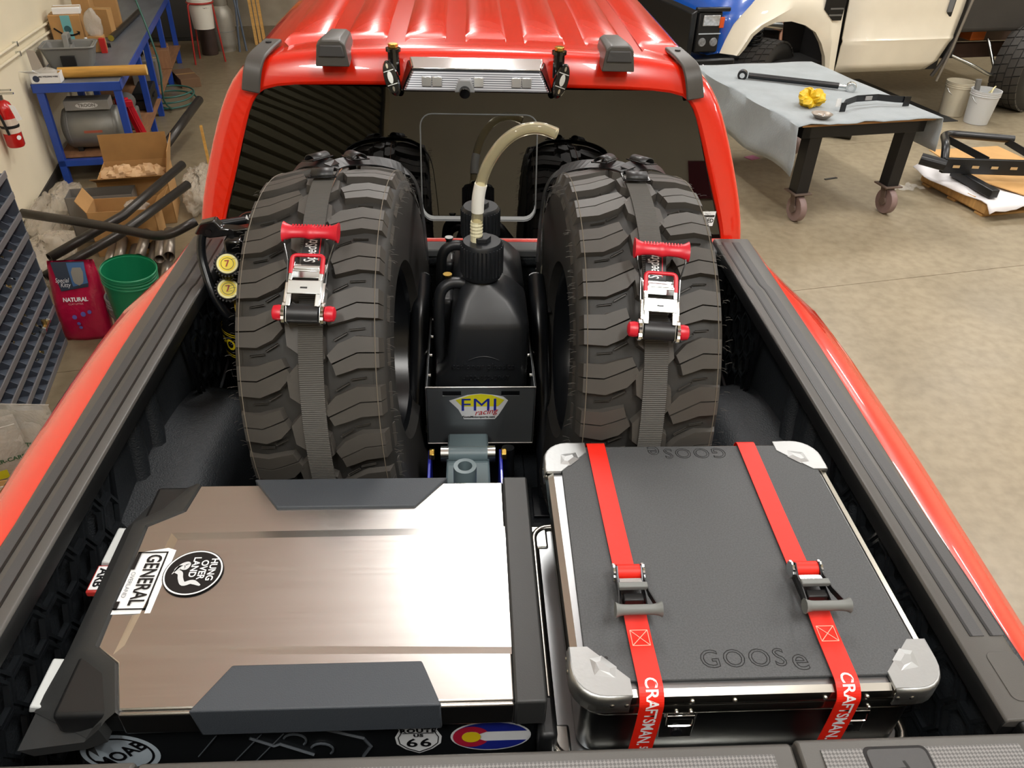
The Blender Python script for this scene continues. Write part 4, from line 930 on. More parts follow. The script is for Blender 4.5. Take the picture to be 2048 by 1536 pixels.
# ---- compressed gas bottle
GB = thing('gas_bottle', 'black compressed-gas bottle with two yellow gauges and a carry handle', 'gas bottle')
BTL = mat('bottle_black', '0e0e0f', .2, coat=.4); YEL = mat('yellow_print', 'e8cf1a', .4); YELD = mat('gauge_yellow', 'efd820', .35); BOOT = mat('rubber_boot', '1a1a1b', .6)
cx, cy = -.668, -.215
B().lathe([(0, .94), (.07, .94), (.084, .955), (.085, 1.30), (.078, 1.345), (.055, 1.378), (.03, 1.39), (0, 1.39)], (cx, cy, 0), 40).o('bottle', BTL, GB, smooth=40)
for z in (1.317, 1.310, 1.245, 1.238, 1.06): B().lathe([(.0857, z), (.0857, z+.0025)], (cx, cy, 0), 40).o('yellow_band', YEL, GB)
wrap = lambda x, y, z=0: (cx+.0862*math.sin(x/.0862-1.15), cy-.0862*math.cos(x/.0862-1.15), 1.28+y)
text('bottle_lettering', 'POWER', .050, YEL, GB, lambda x, y, z=0: wrap(x, y), bold=.0012, shear=.15, align='LEFT', sx=.95)
B().lathe([(.0858, .99), (.0858, 1.03)], (cx, cy, 0), 40).o('red_band', mat('dark_red_band', '7a1620', .5), GB)
B().cyl((cx, cy, 1.385), (cx, cy, 1.45), .022, n=16).o('valve', BLK, GB)
B().box(cx-.02, cx+.03, cy-.05, cy+.02, 1.44, 1.60).o('regulator', BLKG, GB, bev=.008)
for (gx, gy, gz) in ((-.678, -.290, 1.545), (-.686, -.300, 1.474)):
    d = V((.15, -.62, .62)).normalized(); c0 = V((gx, gy, gz))
    gm = M.Translation(c0) @ d.to_track_quat('Z', 'Y').to_matrix().to_4x4()
    b0 = B().lathe([(0, -.035), (.030, -.035), (.033, -.028), (.033, -.004), (.030, 0), (.027, 0)], (0, 0, 0), 28).o('gauge_boot', BOOT, GB, smooth=40); b0.matrix_local = gm
    q = B()
    for k in range(24): q.T = M.Rotation(2*PI*k/24, 4, 'Z'); q.box(.032, .0365, -.002, .002, -.03, -.003)
    q.o('boot_ridges', BOOT, b0)
    B().lathe([(.022, .0012), (.0275, .0012), (.0285, -.002)], (0, 0, 0), 28).o('gauge_bezel', mat('gauge_bezel', 'c9c38a', .35, metal=.3), b0)
    B().lathe([(0, .0006), (.023, .0006)], (0, 0, 0), 28).o('gauge_face', YELD, b0)
    B().lathe([(.0155, .001), (.0168, .001)], (0, 0, 0), 28).o('gauge_ring', INK, b0)
    q = B(); q.box(-.006, .005, .007, .010, .001, .0015); q.add([(.001, .007, .0013), (.005, .007, .0013), (-.002, -.008, .0013), (-.006, -.008, .0013)], [(0, 1, 2, 3)]); q.o('gauge_mark', mat('gauge_red', 'a03418', .5), b0)
B().loft([[(-.685, -.285, 1.448), (-.655, -.285, 1.448), (-.655, -.275, 1.45), (-.685, -.275, 1.45)], [(-.676, -.315, 1.375), (-.652, -.315, 1.375), (-.652, -.305, 1.377), (-.676, -.305, 1.377)]]).o('yellow_lever', mat('lever_yellow', 'd9b40c', .4), GB, bev=.003)
B().tube(fillet([(-.655, -.14, 1.605), (-.755, -.205, 1.612), (-.768, -.225, 1.54), (-.738, -.285, 1.45), (-.70, -.305, 1.385), (-.68, -.26, 1.36)], .035, 6), .0125, 12).o('carry_handle', SATB, GB, smooth=60)
q = B(); q.prism([(-.775, 1.598), (-.755, 1.628), (-.715, 1.638), (-.70, 1.615), (-.66, 1.612), (-.60, 1.622), (-.60, 1.588), (-.64, 1.58), (-.69, 1.592), (-.735, 1.585)], 'y', -.22, -.185)
hb = q.o('handle_bracket', BLKG, GB, bev=.004)
for xx in (-.735, -.675, -.63): B().cyl((xx, -.221, 1.605), (xx, -.2225, 1.605), .009, n=14).o('bracket_hole', INK, hb)
B().box(-.76, -.59, -.30, -.13, .934, .945).o('bottle_mount', SATB, GB, bev=.004)
rebase(GB, (cx, cy, .934))
# ================================================================== left side of the shop
CARD = mat('cardboard', 'b08652', .8, var=.08, vs_=8); CARDI = mat('cardboard_inside', '96703f', .85, var=.1, vs_=8); BLUEP = mat('blue_bench_paint', '1f45a0', .4, coat=.2, var=.08, vs_=5)
BTOP = mat('worn_steel_top', '6f747c', .42, metal=.35, var=.18, vs_=9, stretch=(1, .3, 1)); WOODM = mat('plywood', '8a6242', .7, var=.2, vs_=5, stretch=(6, 1, 1)); BEAM = mat('yellow_pine', 'b98a3c', .55, var=.18, vs_=6, stretch=(1, 8, 8))
GREYP = mat('grey_tote_plastic', '7a7a76', .5); FILM = filmmat('clear_film', 'd8d2c6', .45); BINM = mat('grey_bin_paint', '626b78', .45, var=.05); BINF = mat('bin_lip_paint', '77777a', .5)
TUBM = mat('dark_mill_tube', '3b3835', .35, metal=.5, var=.1); KRAFT = mat('kraft_paper', 'c8a57c', .8)
def cloth_blob(c, rx, ry, rz_, seed, n=18, m=10, amp=.18):
    rnd = random.Random(seed); ph = [(rnd.uniform(1, 5), rnd.uniform(1, 5), rnd.uniform(0, 6)) for _ in range(6)]; rows = []
    for i in range(m+1):
        t = PI*i/m; row = []
        for k in range(n):
            a = 2*PI*k/n; d = 1+sum(amp/3*math.sin(p[0]*a*1.0//1*1+p[1]*t+p[2]) for p in ph)
            row.append((c[0]+rx*d*math.sin(t)*math.cos(a), c[1]+ry*d*math.sin(t)*math.sin(a), c[2]-rz_*d*math.cos(t)))
        rows.append(row)
    return B().loft(rows, cap=False)
# ---- conduits on the wall
for (z, lb) in ((1.175, 'upper cream conduit pipe clipped along the left wall'), (1.105, 'lower cream conduit pipe clipped along the left wall')):
    t = thing('wall_conduit', lb, 'pipe', S(R0, 3.0, z), TH)
    B().tube([(.02, 0, 0), (.02, 6.5, -.28)], .011, 10).o('pipe', mat('cream_conduit', 'e6dcc2', .35), t, smooth=60)
    for yy in (1.9, 3.1, 4.4): B().box(0, .034, yy-.012, yy+.012, -.018-.043*yy, .018-.043*yy).o('clip', STEEL, t, bev=.002)
# ---- fire extinguisher
t = thing('fire_extinguisher', 'small red fire extinguisher hanging on the left wall', 'fire extinguisher', S(R0+.075, 4.0, .60), TH)
B().lathe([(0, 0), (.05, 0), (.058, .012), (.058, .26), (.045, .30), (.02, .32), (0, .32)], (0, 0, 0), 28).o('cylinder', mat('extinguisher_red', 'c01818', .25, coat=.5), t, smooth=40)
B().lathe([(.0586, .10), (.0586, .20)], (0, 0, 0), 28).o('label', mat('extinguisher_label', 'd8c8b8', .5), t)
B().lathe([(.0592, .135), (.0605, .14), (.0605, .15), (.0592, .155)], (0, 0, 0), 28).o('strap_band', BLK, t)
v = B().cyl((0, 0, .32), (0, 0, .355), .018, n=12).o('valve', STEEL, t)
B().box(-.015, .09, -.012, .012, .355, .365).o('lever', STEEL, v); B().box(-.015, .08, -.012, .012, .378, .386).o('upper_lever', STEEL, v)
B().tube(bez([(.0, -.02, .34), (-.03, -.07, .32), (-.01, -.075, .2), (.0, -.07, .1)], 6), .009, 8).o('hose', BLK, t, smooth=60)
B().add([(.05, -.05, .30), (.085, -.05, .29), (.11, -.06, .20), (.075, -.06, .19)], [(0, 1, 2, 3)]).o('inspection_tag', WHITE, t, solid=.001)
B().lathe([(.0, .0), (.016, .0)], (0, 0, 0), 16).o('round_seal', WHITE, t).matrix_local = M.Translation((.045, -.039, .07)) @ M.Rotation(math.radians(90), 4, 'X') @ M.Rotation(math.radians(45), 4, 'Y')
# ---- blue workbench
WB = thing('workbench', 'long blue steel workbench against the left wall', 'workbench', S(-1.84, 4.83), TH)
top = B().box(-.63, 0, 0, 4.25, .785, .815).o('bench_top', BTOP, WB, bev=.003)
for (a, b_, c, d) in ((-.64, .008, -.008, .004, ), (0, .008, -.008, 4.26), (-.64, -.63, -.008, 4.26), (-.64, .008, 4.25, 4.26)):
    B().box(a, b_, c, d, .745, .812).o('edge_angle', BLUEP, top, bev=.002)
for yy in (.0, 1.22, 1.84, 3.02, 4.12):
    for xx in (-.62, -.06): B().box(xx, xx+.055, yy, yy+.055, 0, .78).o('leg', BLUEP, WB, bev=.003)
for xx in (-.62, -.06): B().box(xx, xx+.05, 0, 4.2, .15, .20).o('lower_rail', BLUEP, WB, bev=.002)
for yy in (.0, 1.22, 3.02, 4.12): B().box(-.62, -.01, yy, yy+.05, .15, .20).o('cross_rail', BLUEP, WB, bev=.002)
B().box(-.61, .02, .06, 1.7, .203, .22).o('shelf_board', WOODM, WB); B().box(-.61, .02, 1.9, 4.1, .203, .22).o('shelf_board', WOODM, WB)
def on(name, label, cat, r, u, z, rz=0.0, group=None): return thing(name, label, cat, S(r, u, z), TH+rz, group)
ZT = .816
# air tank
t = on('air_tank', 'grey steel air tank with a nameplate box, lying under the workbench', 'tank', -2.16, 5.08, .221)
B().lathe([(0, -.245), (.09, -.24), (.15, -.215), (.165, -.19), (.165, .19), (.15, .215), (.09, .24), (0, .245)], (0, 0, .175), 36, 'x').o('shell', mat('galvanised_grey', '84847e', .45, metal=.5, var=.12, vs_=6), t, smooth=40)
for x in (-.14, .14): B().box(x-.02, x+.02, -.09, .09, 0, .05).o('foot', BLK, t)
for x in (-.175, .17): B().lathe([(.1665, x), (.1665, x+.006)], (0, 0, .175), 36, 'x').o('weld_seam', GREYP, t)
pb = B().box(-.17, .17, -.10, .06, .335, .415).o('motor_cover', mat('cover_grey', '9a9a96', .45), t, bev=.006)
disc((.0, -.101, .375), (1, 0, 0), (0, 0, 1), .085, .024, WHITE, 'nameplate', pb)
text('nameplate_lettering', 'TROON', .036, GREYP, pb, frame((0, -.1025, .375), (1, 0, 0), (0, 0, 1)), bold=.001)
B().box(-.06, .08, -.1655, -.164, .17, .19).o('red_script', mat('faded_red', 'a3543f', .5), t)
# beam across the bench
t = on('wood_beam', 'thick yellow wooden post lying across the end of the workbench', 'beam', -1.97, 4.97, ZT, .02)
B().cyl((-.32, 0, .043), (.33, 0, .043), .042, n=14).o('post', BEAM, t, smooth=40)
tag_ = B().cyl((.33, 0, .043), (.332, 0, .043), .040, n=14).o('end_grain', mat('end_grain', 'd8b878', .7), t)
# white carton with packing
t = on('parts_carton', 'small white opened parts carton on the workbench corner', 'box', -2.36, 4.88, ZT, -.03)
q = B(); q.box(-.105, .105, -.055, -.053, 0, .075).box(-.105, .105, .053, .055, 0, .075).box(-.105, -.103, -.055, .055, 0, .075).box(.103, .105, -.055, .055, 0, .075).box(-.105, .105, -.055, .055, 0, .002); q.o('carton', WHITE, t)
B().add([(-.105, -.055, .075), (-.03, -.055, .075), (-.06, -.09, .10), (-.16, -.09, .10)], [(0, 1, 2, 3)]).o('flap', WHITE, t, solid=.002); B().add([(-.105, .055, .075), (-.02, .055, .075), (-.06, .09, .21), (-.12, .09, .22)], [(0, 1, 2, 3)]).o('flap', mat('grey_board', 'a59c90', .7), t, solid=.002)
disc((-.065, -.0562, .035), (1, 0, 0), (0, 0, 1), .024, .024, mat('navy_ink', '2a3550', .5), 'logo', t)
text('carton_lettering', 'MIG WELDING WIRE', .015, INK, t, frame((.025, -.0562, .05), (1, 0, 0), (0, 0, 1)), bold=.0006)
stuff(cloth_blob((.01, 0, .07), .08, .045, .035, 5).o('packing_film', FILM, t, smooth=180))
# tool tote
t = on('tool_tote', 'grey plastic tool tote with a centre handle on the workbench', 'tote', -2.27, 5.42, ZT, .04)
prf = [(.16, .11, 0), (.175, .125, .06), (.20, .15, .16)]
q = B(); rings = [[(x, y, z) for x, y in rrect(-a, a, -b_, b_, .04)] for a, b_, z in prf]+[[(x, y, .16) for x, y in rrect(-.18, .18, -.13, .13, .03)], [(x, y, .03) for x, y in rrect(-.15, .15, -.10, .10, .03)]]
q.loft(rings).o('tub', GREYP, t, smooth=35)
q = B(); q.tube([(x, y, .16) for x, y in rrect(-.205, .205, -.155, .155, .045)], .008, 6, closed=True); q.o('rim', GREYP, t, smooth=60)
q = B(); q.box(-.025, .025, -.13, .13, .03, .15); q.prism([(-.10, .15), (-.07, .245), (.07, .245), (.10, .15), (.06, .15), (.05, .205), (-.05, .205), (-.06, .15)], 'x', -.022, .022); q.o('handle', GREYP, t, bev=.006)
B().box(-.06, .05, -.152, -.13, .02, .10).o('front_pocket', BLK, t, bev=.004)
# cartons farther along the bench
def carton(label, r, u, z, w_, d, h, rz, m=CARD, name='cardboard_carton', flaps=0, grp=None):
    t = on(name, label, 'box', r, u, z, rz, grp)
    B().box(-w_/2, w_/2, -d/2, d/2, 0, h).o('carton', m, t, bev=.004)
    B().box(-w_/2-.0005, w_/2+.0005, -.02, .02, h*.98, h+.001).o('tape', mat('brown_tape', 'a3814e', .35), t)
    return t
t = carton('cardboard carton with teal tape and a curved arrow mark on the workbench', -2.36, 5.98, ZT, .25, .20, .30, .05)
TEAL = mat('teal_tape', '6fb0b4', .4)
B().box(-.03, .045, -.102, -.1, .0, .30).o('teal_tape', TEAL, t); disc((.008, -.103, .19), (1, 0, 0), (0, 0, 1), .028, .028, mat('dark_teal', '2f5960', .5), 'tape_roundel', t)
B().ribbon(bez([(-.10, -.1035, .20), (-.04, -.1035, .155), (.03, -.1035, .14), (.09, -.1035, .155)], 5), (0, 0, 1), .014, .001).o('curved_arrow', INK, t); B().add([(.07, -.1038, .175), (.10, -.1038, .168), (.09, -.1038, .135), (.085, -.1038, .158)], [(0, 1, 2, 3)]).o('arrow_head', INK, t)
carton('flat white carton lying on top of the teal-taped carton', -2.34, 6.0, ZT+.3015, .22, .16, .05, .12, WHITE, 'white_carton')
carton('tall plain cardboard carton standing behind the clear bag on the workbench', -2.17, 6.50, ZT, .17, .10, .25, -.25)
carton('long cardboard carton behind the tall plain one on the workbench', -2.20, 6.98, ZT, .22, .18, .33, .1)
carton('stubby cardboard carton deep against the wall on the workbench', -2.34, 6.68, ZT, .15, .2, .36, 0)
t = on('clear_bag', 'clear plastic bag of parts standing on a small carton on the workbench', 'bag', -2.14, 5.90, ZT)
B().box(-.06, .06, -.05, .06, 0, .13).o('carton_base', CARD, t, bev=.003); cloth_blob((0, 0, .22), .075, .05, .12, 11).o('bag_film', FILM, t, smooth=180); B().box(.03, .075, -.09, -.05, 0, .12).o('red_card', mat('red_card', 'b8241e', .5), t)
t = on('spray_bottle', 'small black bottle with a white cap beside the clear bag', 'bottle', -2.19, 5.72, ZT)
B().lathe([(0, 0), (.016, 0), (.016, .10), (.008, .115), (0, .115)], (0, 0, 0), 14).o('bottle', BLK, t, smooth=40); B().cyl((0, 0, .115), (0, 0, .15), .012, n=12).o('cap', WHITE, t)
t = on('bar_stock', 'dark round bar lying lengthwise on the workbench', 'bar', -2.05, 6.95, ZT, math.radians(-4))
B().cyl((-.0, -.66, .028), (0, .66, .028), .027, n=14).o('bar', TUBM, t, smooth=40); B().cyl((0, -.663, .028), (0, -.66, .028), .027, n=14).o('yellow_end', mat('yellow_end', '9a8a2c', .5), t)
for (r, u, lb) in ((-2.16, 6.12, 'small black cube nearer the clear bag on the workbench'), (-2.09, 6.05, 'small black cube nearer the edge of the workbench')):
    o = B().box(-.022, .022, -.02, .02, 0, .035).o('steel_block', SATB, None, bev=.003); o.location = S(r, u, ZT); o.rotation_euler = (0, 0, TH+.2); tag(o, lb, 'block')
t = on('screwdriver', 'red-handled screwdriver lying in front of the grey tool tote', 'tool', -2.2, 5.17, ZT, .5)
B().cyl((-.05, 0, .014), (.05, 0, .014), .013, n=10).o('handle', REDP, t); B().cyl((.05, 0, .014), (.17, 0, .014), .004, n=8).o('shaft', STEEL, t)
# under the bench
t = on('gear_motor', 'grey cast gear motor on the shelf under the workbench', 'motor', -1.98, 5.62, .221)
B().box(-.1, .08, -.11, .11, .0, .16).o('casting', mat('cast_grey', '77756f', .5, metal=.4, var=.15, vs_=12), t, bev=.015); B().cyl((-.01, -.16, .20), (-.01, .12, .20), .075, n=18).o('motor_can', mat('can_grey', '6d6b66', .45, metal=.4), t, smooth=40); B().cyl((-.01, -.175, .20), (-.01, -.16, .20), .03, n=14).o('shaft_hub', STEEL, t)
for (r, u, rz, lb) in ((-1.93, 5.36, .3, 'red jack stand leaning against the air tank'), (-1.98, 5.45, -.3, 'red jack stand standing behind the leaning one')):
    t = on('jack_stand', lb, 'jack stand', r, u, .221, rz)
    for sx in (-1, 1): B().loft([[(sx*.09-.02, -.02, 0), (sx*.09+.02, -.02, 0), (sx*.09+.02, .02, 0), (sx*.09-.02, .02, 0)], [(sx*.03-.02, -.02, .26), (sx*.03+.02, -.02, .26), (sx*.03+.02, .02, .26), (sx*.03-.02, .02, .26)]]).o('leg', REDP, t, bev=.004)
    B().box(-.05, .05, -.03, .03, .25, .30).o('head', REDP, t, bev=.004)
t = on('black_case', 'black plastic tool case on the shelf under the workbench', 'case', -1.93, 6.35, .221, 0)
B().box(-.08, .08, -.24, .24, 0, .09).o('lower_half', BLK, t, bev=.012); B().box(-.08, .08, -.24, .24, .094, .16).o('upper_half', BLK, t, bev=.012); B().box(.08, .092, -.06, .06, .08, .10).o('handle', BLK, t)
carton('grey drawer carton under the far half of the workbench', -2.0, 7.2, .221, .26, .3, .24, 0, mat('grey_board2', '6d675f', .7), 'storage_carton')
carton('brown carton of parts under the far end of the workbench', -1.96, 7.9, .221, .26, .36, .2, .1, WOODM, 'storage_carton')
t = on('steel_pot', 'shiny steel pot on the grey drawer carton under the workbench', 'pot', -2.0, 7.2, .462)
B().lathe([(0, 0), (.09, 0), (.095, .01), (.095, .13), (.10, .135), (.088, .135), (.085, .012), (0, .012)], (0, 0, 0), 24).o('pot_body', CHR, t, smooth=40); B().cyl((0, 0, .135), (0, 0, .15), .098, n=24).o('lid', SATB, t)
carton('dark carton lying on the floor beside the last bench leg', -1.72, 8.0, 0, .22, .5, .1, .3, mat('dirty_board', '6d5138', .8), 'floor_carton')
# green hose: hangs from above the bench, then coils on the floor
t = on('air_hose', 'thin green air hose hanging over the bench edge and coiled on the floor', 'hose', -1.8, 6.9, 0)
def hl(r, u, z): return V((r+1.8, u-6.9, z))
pts = [hl(-2.05, 6.9, 1.7), hl(-1.9, 6.75, 1.2), hl(-1.80, 6.55, .86), hl(-1.76, 6.5, .55), hl(-1.80, 6.55, .2), hl(-1.78, 6.8, .03)]
for k in range(40): pts.append(hl(-1.80+(.24+.01*math.sin(k))*math.cos(k*PI/8+PI), 7.15+.30*math.sin(k*PI/8+PI), .012+.0035*k))
B().tube(bez(pts, 3), .0095, 7).o('hose', mat('green_hose', '2c5a50', .45), t, smooth=60)
# far corner: bucket on a red stand, cylinders, folded stand, planks
t = on('wire_stand', 'red tubular stand carrying a white bucket near the far wall', 'stand', -1.50, 9.0, 0)
for (a, b_) in ((-.15, -.14), (.16, -.02), (-.12, .16)): B().tube(fillet([(a*1.15, b_*1.1, 0), (a*.9, b_*.9, .70), (0, 0, .72)], .05, 5), .011, 8).o('leg', mat('stand_red', 'a02a22', .4), t, smooth=60)
q = B(); q.tube([(.155*math.cos(2*PI*k/24), .155*math.sin(2*PI*k/24), .70) for k in range(24)], .011, 8, closed=True); q.o('ring', mat('stand_red2', 'a02a22', .4), t, smooth=60)
def bucket(label, loc, r0, r1, h, m, cat='bucket', bail=True, name='bucket', ribs=3, rz=0, inner=None, z0=0):
    t = thing(name, label, cat, loc, TH+rz)
    prof = [(0, .003), (r0, .003), (r1, h-.06)]
    for k in range(ribs): prof += [(r1+.001, h-.06+k*.02), (r1+.007, h-.058+k*.02), (r1+.007, h-.050+k*.02), (r1+.002, h-.046+k*.02)]
    prof += [(r1+.008, h-.002), (r1+.008, h), (r1-.002, h), (r1-.004, h-.06), (r0-.004, .008), (0, .008)]
    B().lathe(prof, (0, 0, 0), 36).o('pail', m, t, smooth=35)
    if bail:
        B().tube([((r1+.012)*math.cos(a), (r1+.03)*math.sin(a)*.55-.0, h-.07-(r1*.9)*math.sin(a)*.75) if True else 0 for a in [PI*k/14 for k in range(15)]], .003, 6).o('bail', STEEL, t).rotation_euler = (0, 0, PI)
        B().cyl((-.05, -(r1+.03)*.55, h-.07-r1*.9*.75), (.05, -(r1+.03)*.55, h-.07-r1*.9*.75), .008, n=8).o('bail_grip', WHITE, t)
    return t
WPL = mat('white_pail_plastic', 'd6d2c6', .4); 
t = bucket('white printed bucket hanging in the red stand by the far wall', S(-1.50, 9.0, .40), .125, .145, .37, WPL, bail=False)
text('bucket_lettering', 'OK', .05, INK, t, lambda x, y, z=0: (.141*math.sin((x)/.14+.5), -.141*math.cos((x)/.14+.5), .26+y), bold=.001)
t = on('steel_drum', 'dark rusty steel cylinder standing under the white bucket', 'cylinder', -1.52, 9.42, 0)
B().lathe([(0, 0), (.1, 0), (.105, .01), (.105, .55), (.1, .56), (0, .56)], (0, 0, 0), 24).o('drum', mat('rusty_dark', '3a2a24', .6, var=.2), t, smooth=40)
t = on('propane_tank', 'pale steel gas cylinder standing by the far wall', 'gas cylinder', -1.32, 9.62, 0)
B().lathe([(.12, 0), (.125, .04), (.14, .06), (.155, .10), (.155, .40), (.14, .50), (.10, .56), (.06, .60)], (0, 0, 0), 28).o('shell', mat('pale_steel', '9c978c', .45, metal=.4, var=.1), t, smooth=40); B().lathe([(.10, .56), (.105, .57), (.105, .75), (.095, .75)], (0, 0, 0), 28).o('collar', mat('pale_steel2', '9c978c', .45, metal=.4), t, smooth=40); B().lathe([(.156, .25), (.158, .255), (.156, .26)], (0, 0, 0), 28).o('weld_seam', GREYP, t)
t = on('folding_stand', 'folded blue-grey metal stand leaning by the far wall', 'stand', -1.10, 9.5, 0)
for (a, b_) in ((-.05, .0), (.04, .04)): B().tube([(a, b_, 0), (a*.2+.0, b_, .55), (a*1.4, b_+.1, 1.2)], .014, 8).o('leg', mat('blue_grey_paint', '56606e', .45), t)
for k in range(3):
    t = on('timber_plank', 'yellow timber plank leaning against the far wall', 'plank', -.93+k*.055, 9.95+k*.03, 0, 0, 'timber planks leaning in the far corner')
    B().loft([[(-.02, -.05, 0), (.02, -.05, 0), (.02, .05, 0), (-.02, .05, 0)], [(-.12, .85, 2.2), (-.08, .85, 2.2), (-.08, .95, 2.2), (-.12, .95, 2.2)]]).o('plank', BEAM, t)
t = on('steel_locker', 'dark steel locker standing against the far wall', 'locker', -1.95, 10.6, 0)
B().box(-.5, .65, -.35, .5, 0, 2.0).o('cabinet', mat('dark_locker', '2c2b29', .5), t, bev=.01)
for x in (-.48, -.10, .28): B().box(x, x+.36, -.36, -.352, .05, 1.95).o('locker_door', mat('locker_door', '34322f', .5), t, bev=.004)
t = on('canvas_cover', 'crumpled brown canvas cover hung over a rack behind the cab', 'cover', 2.9, 10.1, 0)
q = B(); rows = []
for i in range(13): rows.append([(-1.5+.125*k, .12*math.sin(k*1.3+i*.35)+.05*math.sin(k*2.9+i), .0+i*.18) for k in range(25)])
q.grid(rows).o('canvas', mat('brown_canvas', '5d4f3e', .9, var=.2, vs_=7), t, smooth=180, solid=.01)
o = on('white_sack', 'white cloth sack on the floor beyond the cab', 'sack', -.75, 7.7, 0); cloth_blob((0, 0, .16), .12, .12, .16, 4).o('sack', WHITE, o, smooth=180)
# ---- parts bin cabinet
OR = thing('parts_bin_cabinet', 'grey steel parts cabinet with rows of small open bins', 'cabinet', S(-1.97, 2.19, 0), TH)
HB, NR_, NC, PC = .112, 9, 12, .088
B().box(-.32, -.305, -NC*PC, 0, 0, NR_*HB+.02).o('back_panel', BINM, OR); B().box(-.32, 0, -.004, .004, 0, NR_*HB+.02).o('end_panel', BINM, OR); B().box(-.32, 0, -NC*PC-.004, -NC*PC+.004, 0, NR_*HB+.02).o('end_panel', BINM, OR)
shm = dvm = lpm = None
for i in range(NR_+1):
    if shm is None:
        sh_ = B().loft([[(-.31, -NC*PC, .0), (-.31, 0, .0), (-.31, 0, .004), (-.31, -NC*PC, .004)], [(0, -NC*PC, .012), (0, 0, .012), (0, 0, .016), (0, -NC*PC, .016)]]).o('bin_shelf', BINM, OR); shm = sh_.data; o = sh_
        lp = B().box(-.004, .004, -NC*PC, .004, .0, .034).o('bin_lip', BINF, OR, bev=.002); lpm = lp
    else:
        o = obj('bin_shelf', shm, OR); l2 = lpm.copy(); COL.objects.link(l2); l2.location = (0, 0, i*HB)
    o.location = (0, 0, i*HB)
dv = B().prism([(-.30, .012), (-.004, .016), (-.004, .034), (-.10, HB), (-.30, HB)], 'y', -.0012, .0012).mesh('bin_divider', BINM)
for i in range(NR_):
    for k in range(1, NC):
        o = obj('bin_divider', dv, OR); o.location = (0, -k*PC, i*HB)
BRS = mat('brass_fitting', 'b8a06a', .3, metal=.9)
rnd = random.Random(12)
for k, (c, i) in enumerate(((2, 7), (3, 7), (2, 6), (3, 6), (5, 7), (4, 6), (2, 5), (3, 5), (4, 5), (2, 4), (3, 4), (3, 3), (4, 3), (2, 3), (2, 2), (3, 2), (5, 2), (4, 1), (3, 1), (6, 3))):
    t = thing('loose_fitting', 'small shiny metal fitting lying in an open parts bin', 'fitting', S(-1.97-.045, 2.19-(c+.5)*PC, i*HB+.016), TH+rnd.uniform(0, 3), 'loose fittings in the parts bins')
    s_ = rnd.uniform(.7, 1.2); B().cyl((-.02*s_, 0, .01), (.02*s_, 0, .01), .008*s_, n=8).o('body', rnd.choice((STEEL, BRS, STEEL)), t); B().cyl((.0, 0, .008), (.0, 0, .026*s_), .007*s_, n=6).o('nut', rnd.choice((STEEL, BRS)), t)
t = thing('valve_fitting', 'bulky brass three-way valve fitting on the edge of the parts cabinet', 'fitting', S(-1.945, 1.93, 2*HB+.034), TH)
B().cyl((-.01, -.045, .015), (-.01, .045, .015), .013, n=10).o('run', BRS, t); B().cyl((-.01, 0, .015), (-.01, 0, .05), .012, n=10).o('branch', BRS, t); B().cyl((-.01, -.055, .015), (-.01, -.04, .015), .018, n=6).o('nut', STEEL, t); B().cyl((-.01, .04, .015), (-.01, .055, .015), .018, n=6).o('nut', STEEL, t)
# ---- heap of tube, cartons and film
def tubeobj(name, label, pts, r, wall=True):
    P0 = V(pts[0]); t = thing(name, label, 'tube', P0)
    B().tube([V(p)-P0 for p in pts], r, 16, cap=False).o('tube', TUBM, t, smooth=60, solid=.006); return t
tubeobj('bent_tube', 'long dark tube with a bent end lying across the cartons', fillet([S(-2.16, 2.78, .58), S(-1.70, 2.58, .55), S(-1.33, 2.35, .54), S(-1.15, 2.42, .60)], .15, 6), .024)
tubeobj('steel_tube', 'straight dark tube crossing under the bent one, its end over the big carton', [S(-2.04, 2.6, .36), S(-1.66, 2.98, .44), S(-1.33, 3.62, .53)], .026)
tubeobj('steel_tube', 'slightly bent dark tube lying closest to the litter bag', fillet([S(-2.06, 2.48, .30), S(-1.66, 2.78, .40), S(-1.29, 3.38, .47)], .1, 5), .026)
tubeobj('steel_tube', 'thick dark tube standing behind the big carton, pointing at the hose coil', [S(-1.66, 5.0, .20), S(-1.40, 6.05, .32)], .035)
for k, (r, u, z) in enumerate(((-1.78, 2.98, .10), (-1.72, 2.95, .04), (-1.64, 3.00, .13), (-1.58, 2.98, .04), (-1.51, 2.97, .12), (-1.45, 2.98, .13), (-1.47, 2.74, .05), (-1.86, 3.0, .05))):
    t = thing('exhaust_pipe', 'short steel pipe with an open end in the heap by the green bucket', 'pipe', S(r, u, z), TH, 'short pipes heaped by the green bucket')
    B().tube([(0, 0, 0), (.02*math.sin(k), .34, .03)], .036 if k % 2 else .031, 16, cap=False).o('pipe', mat('bare_pipe', '8a8176', .35, metal=.7, var=.15), t, smooth=60, solid=.005)
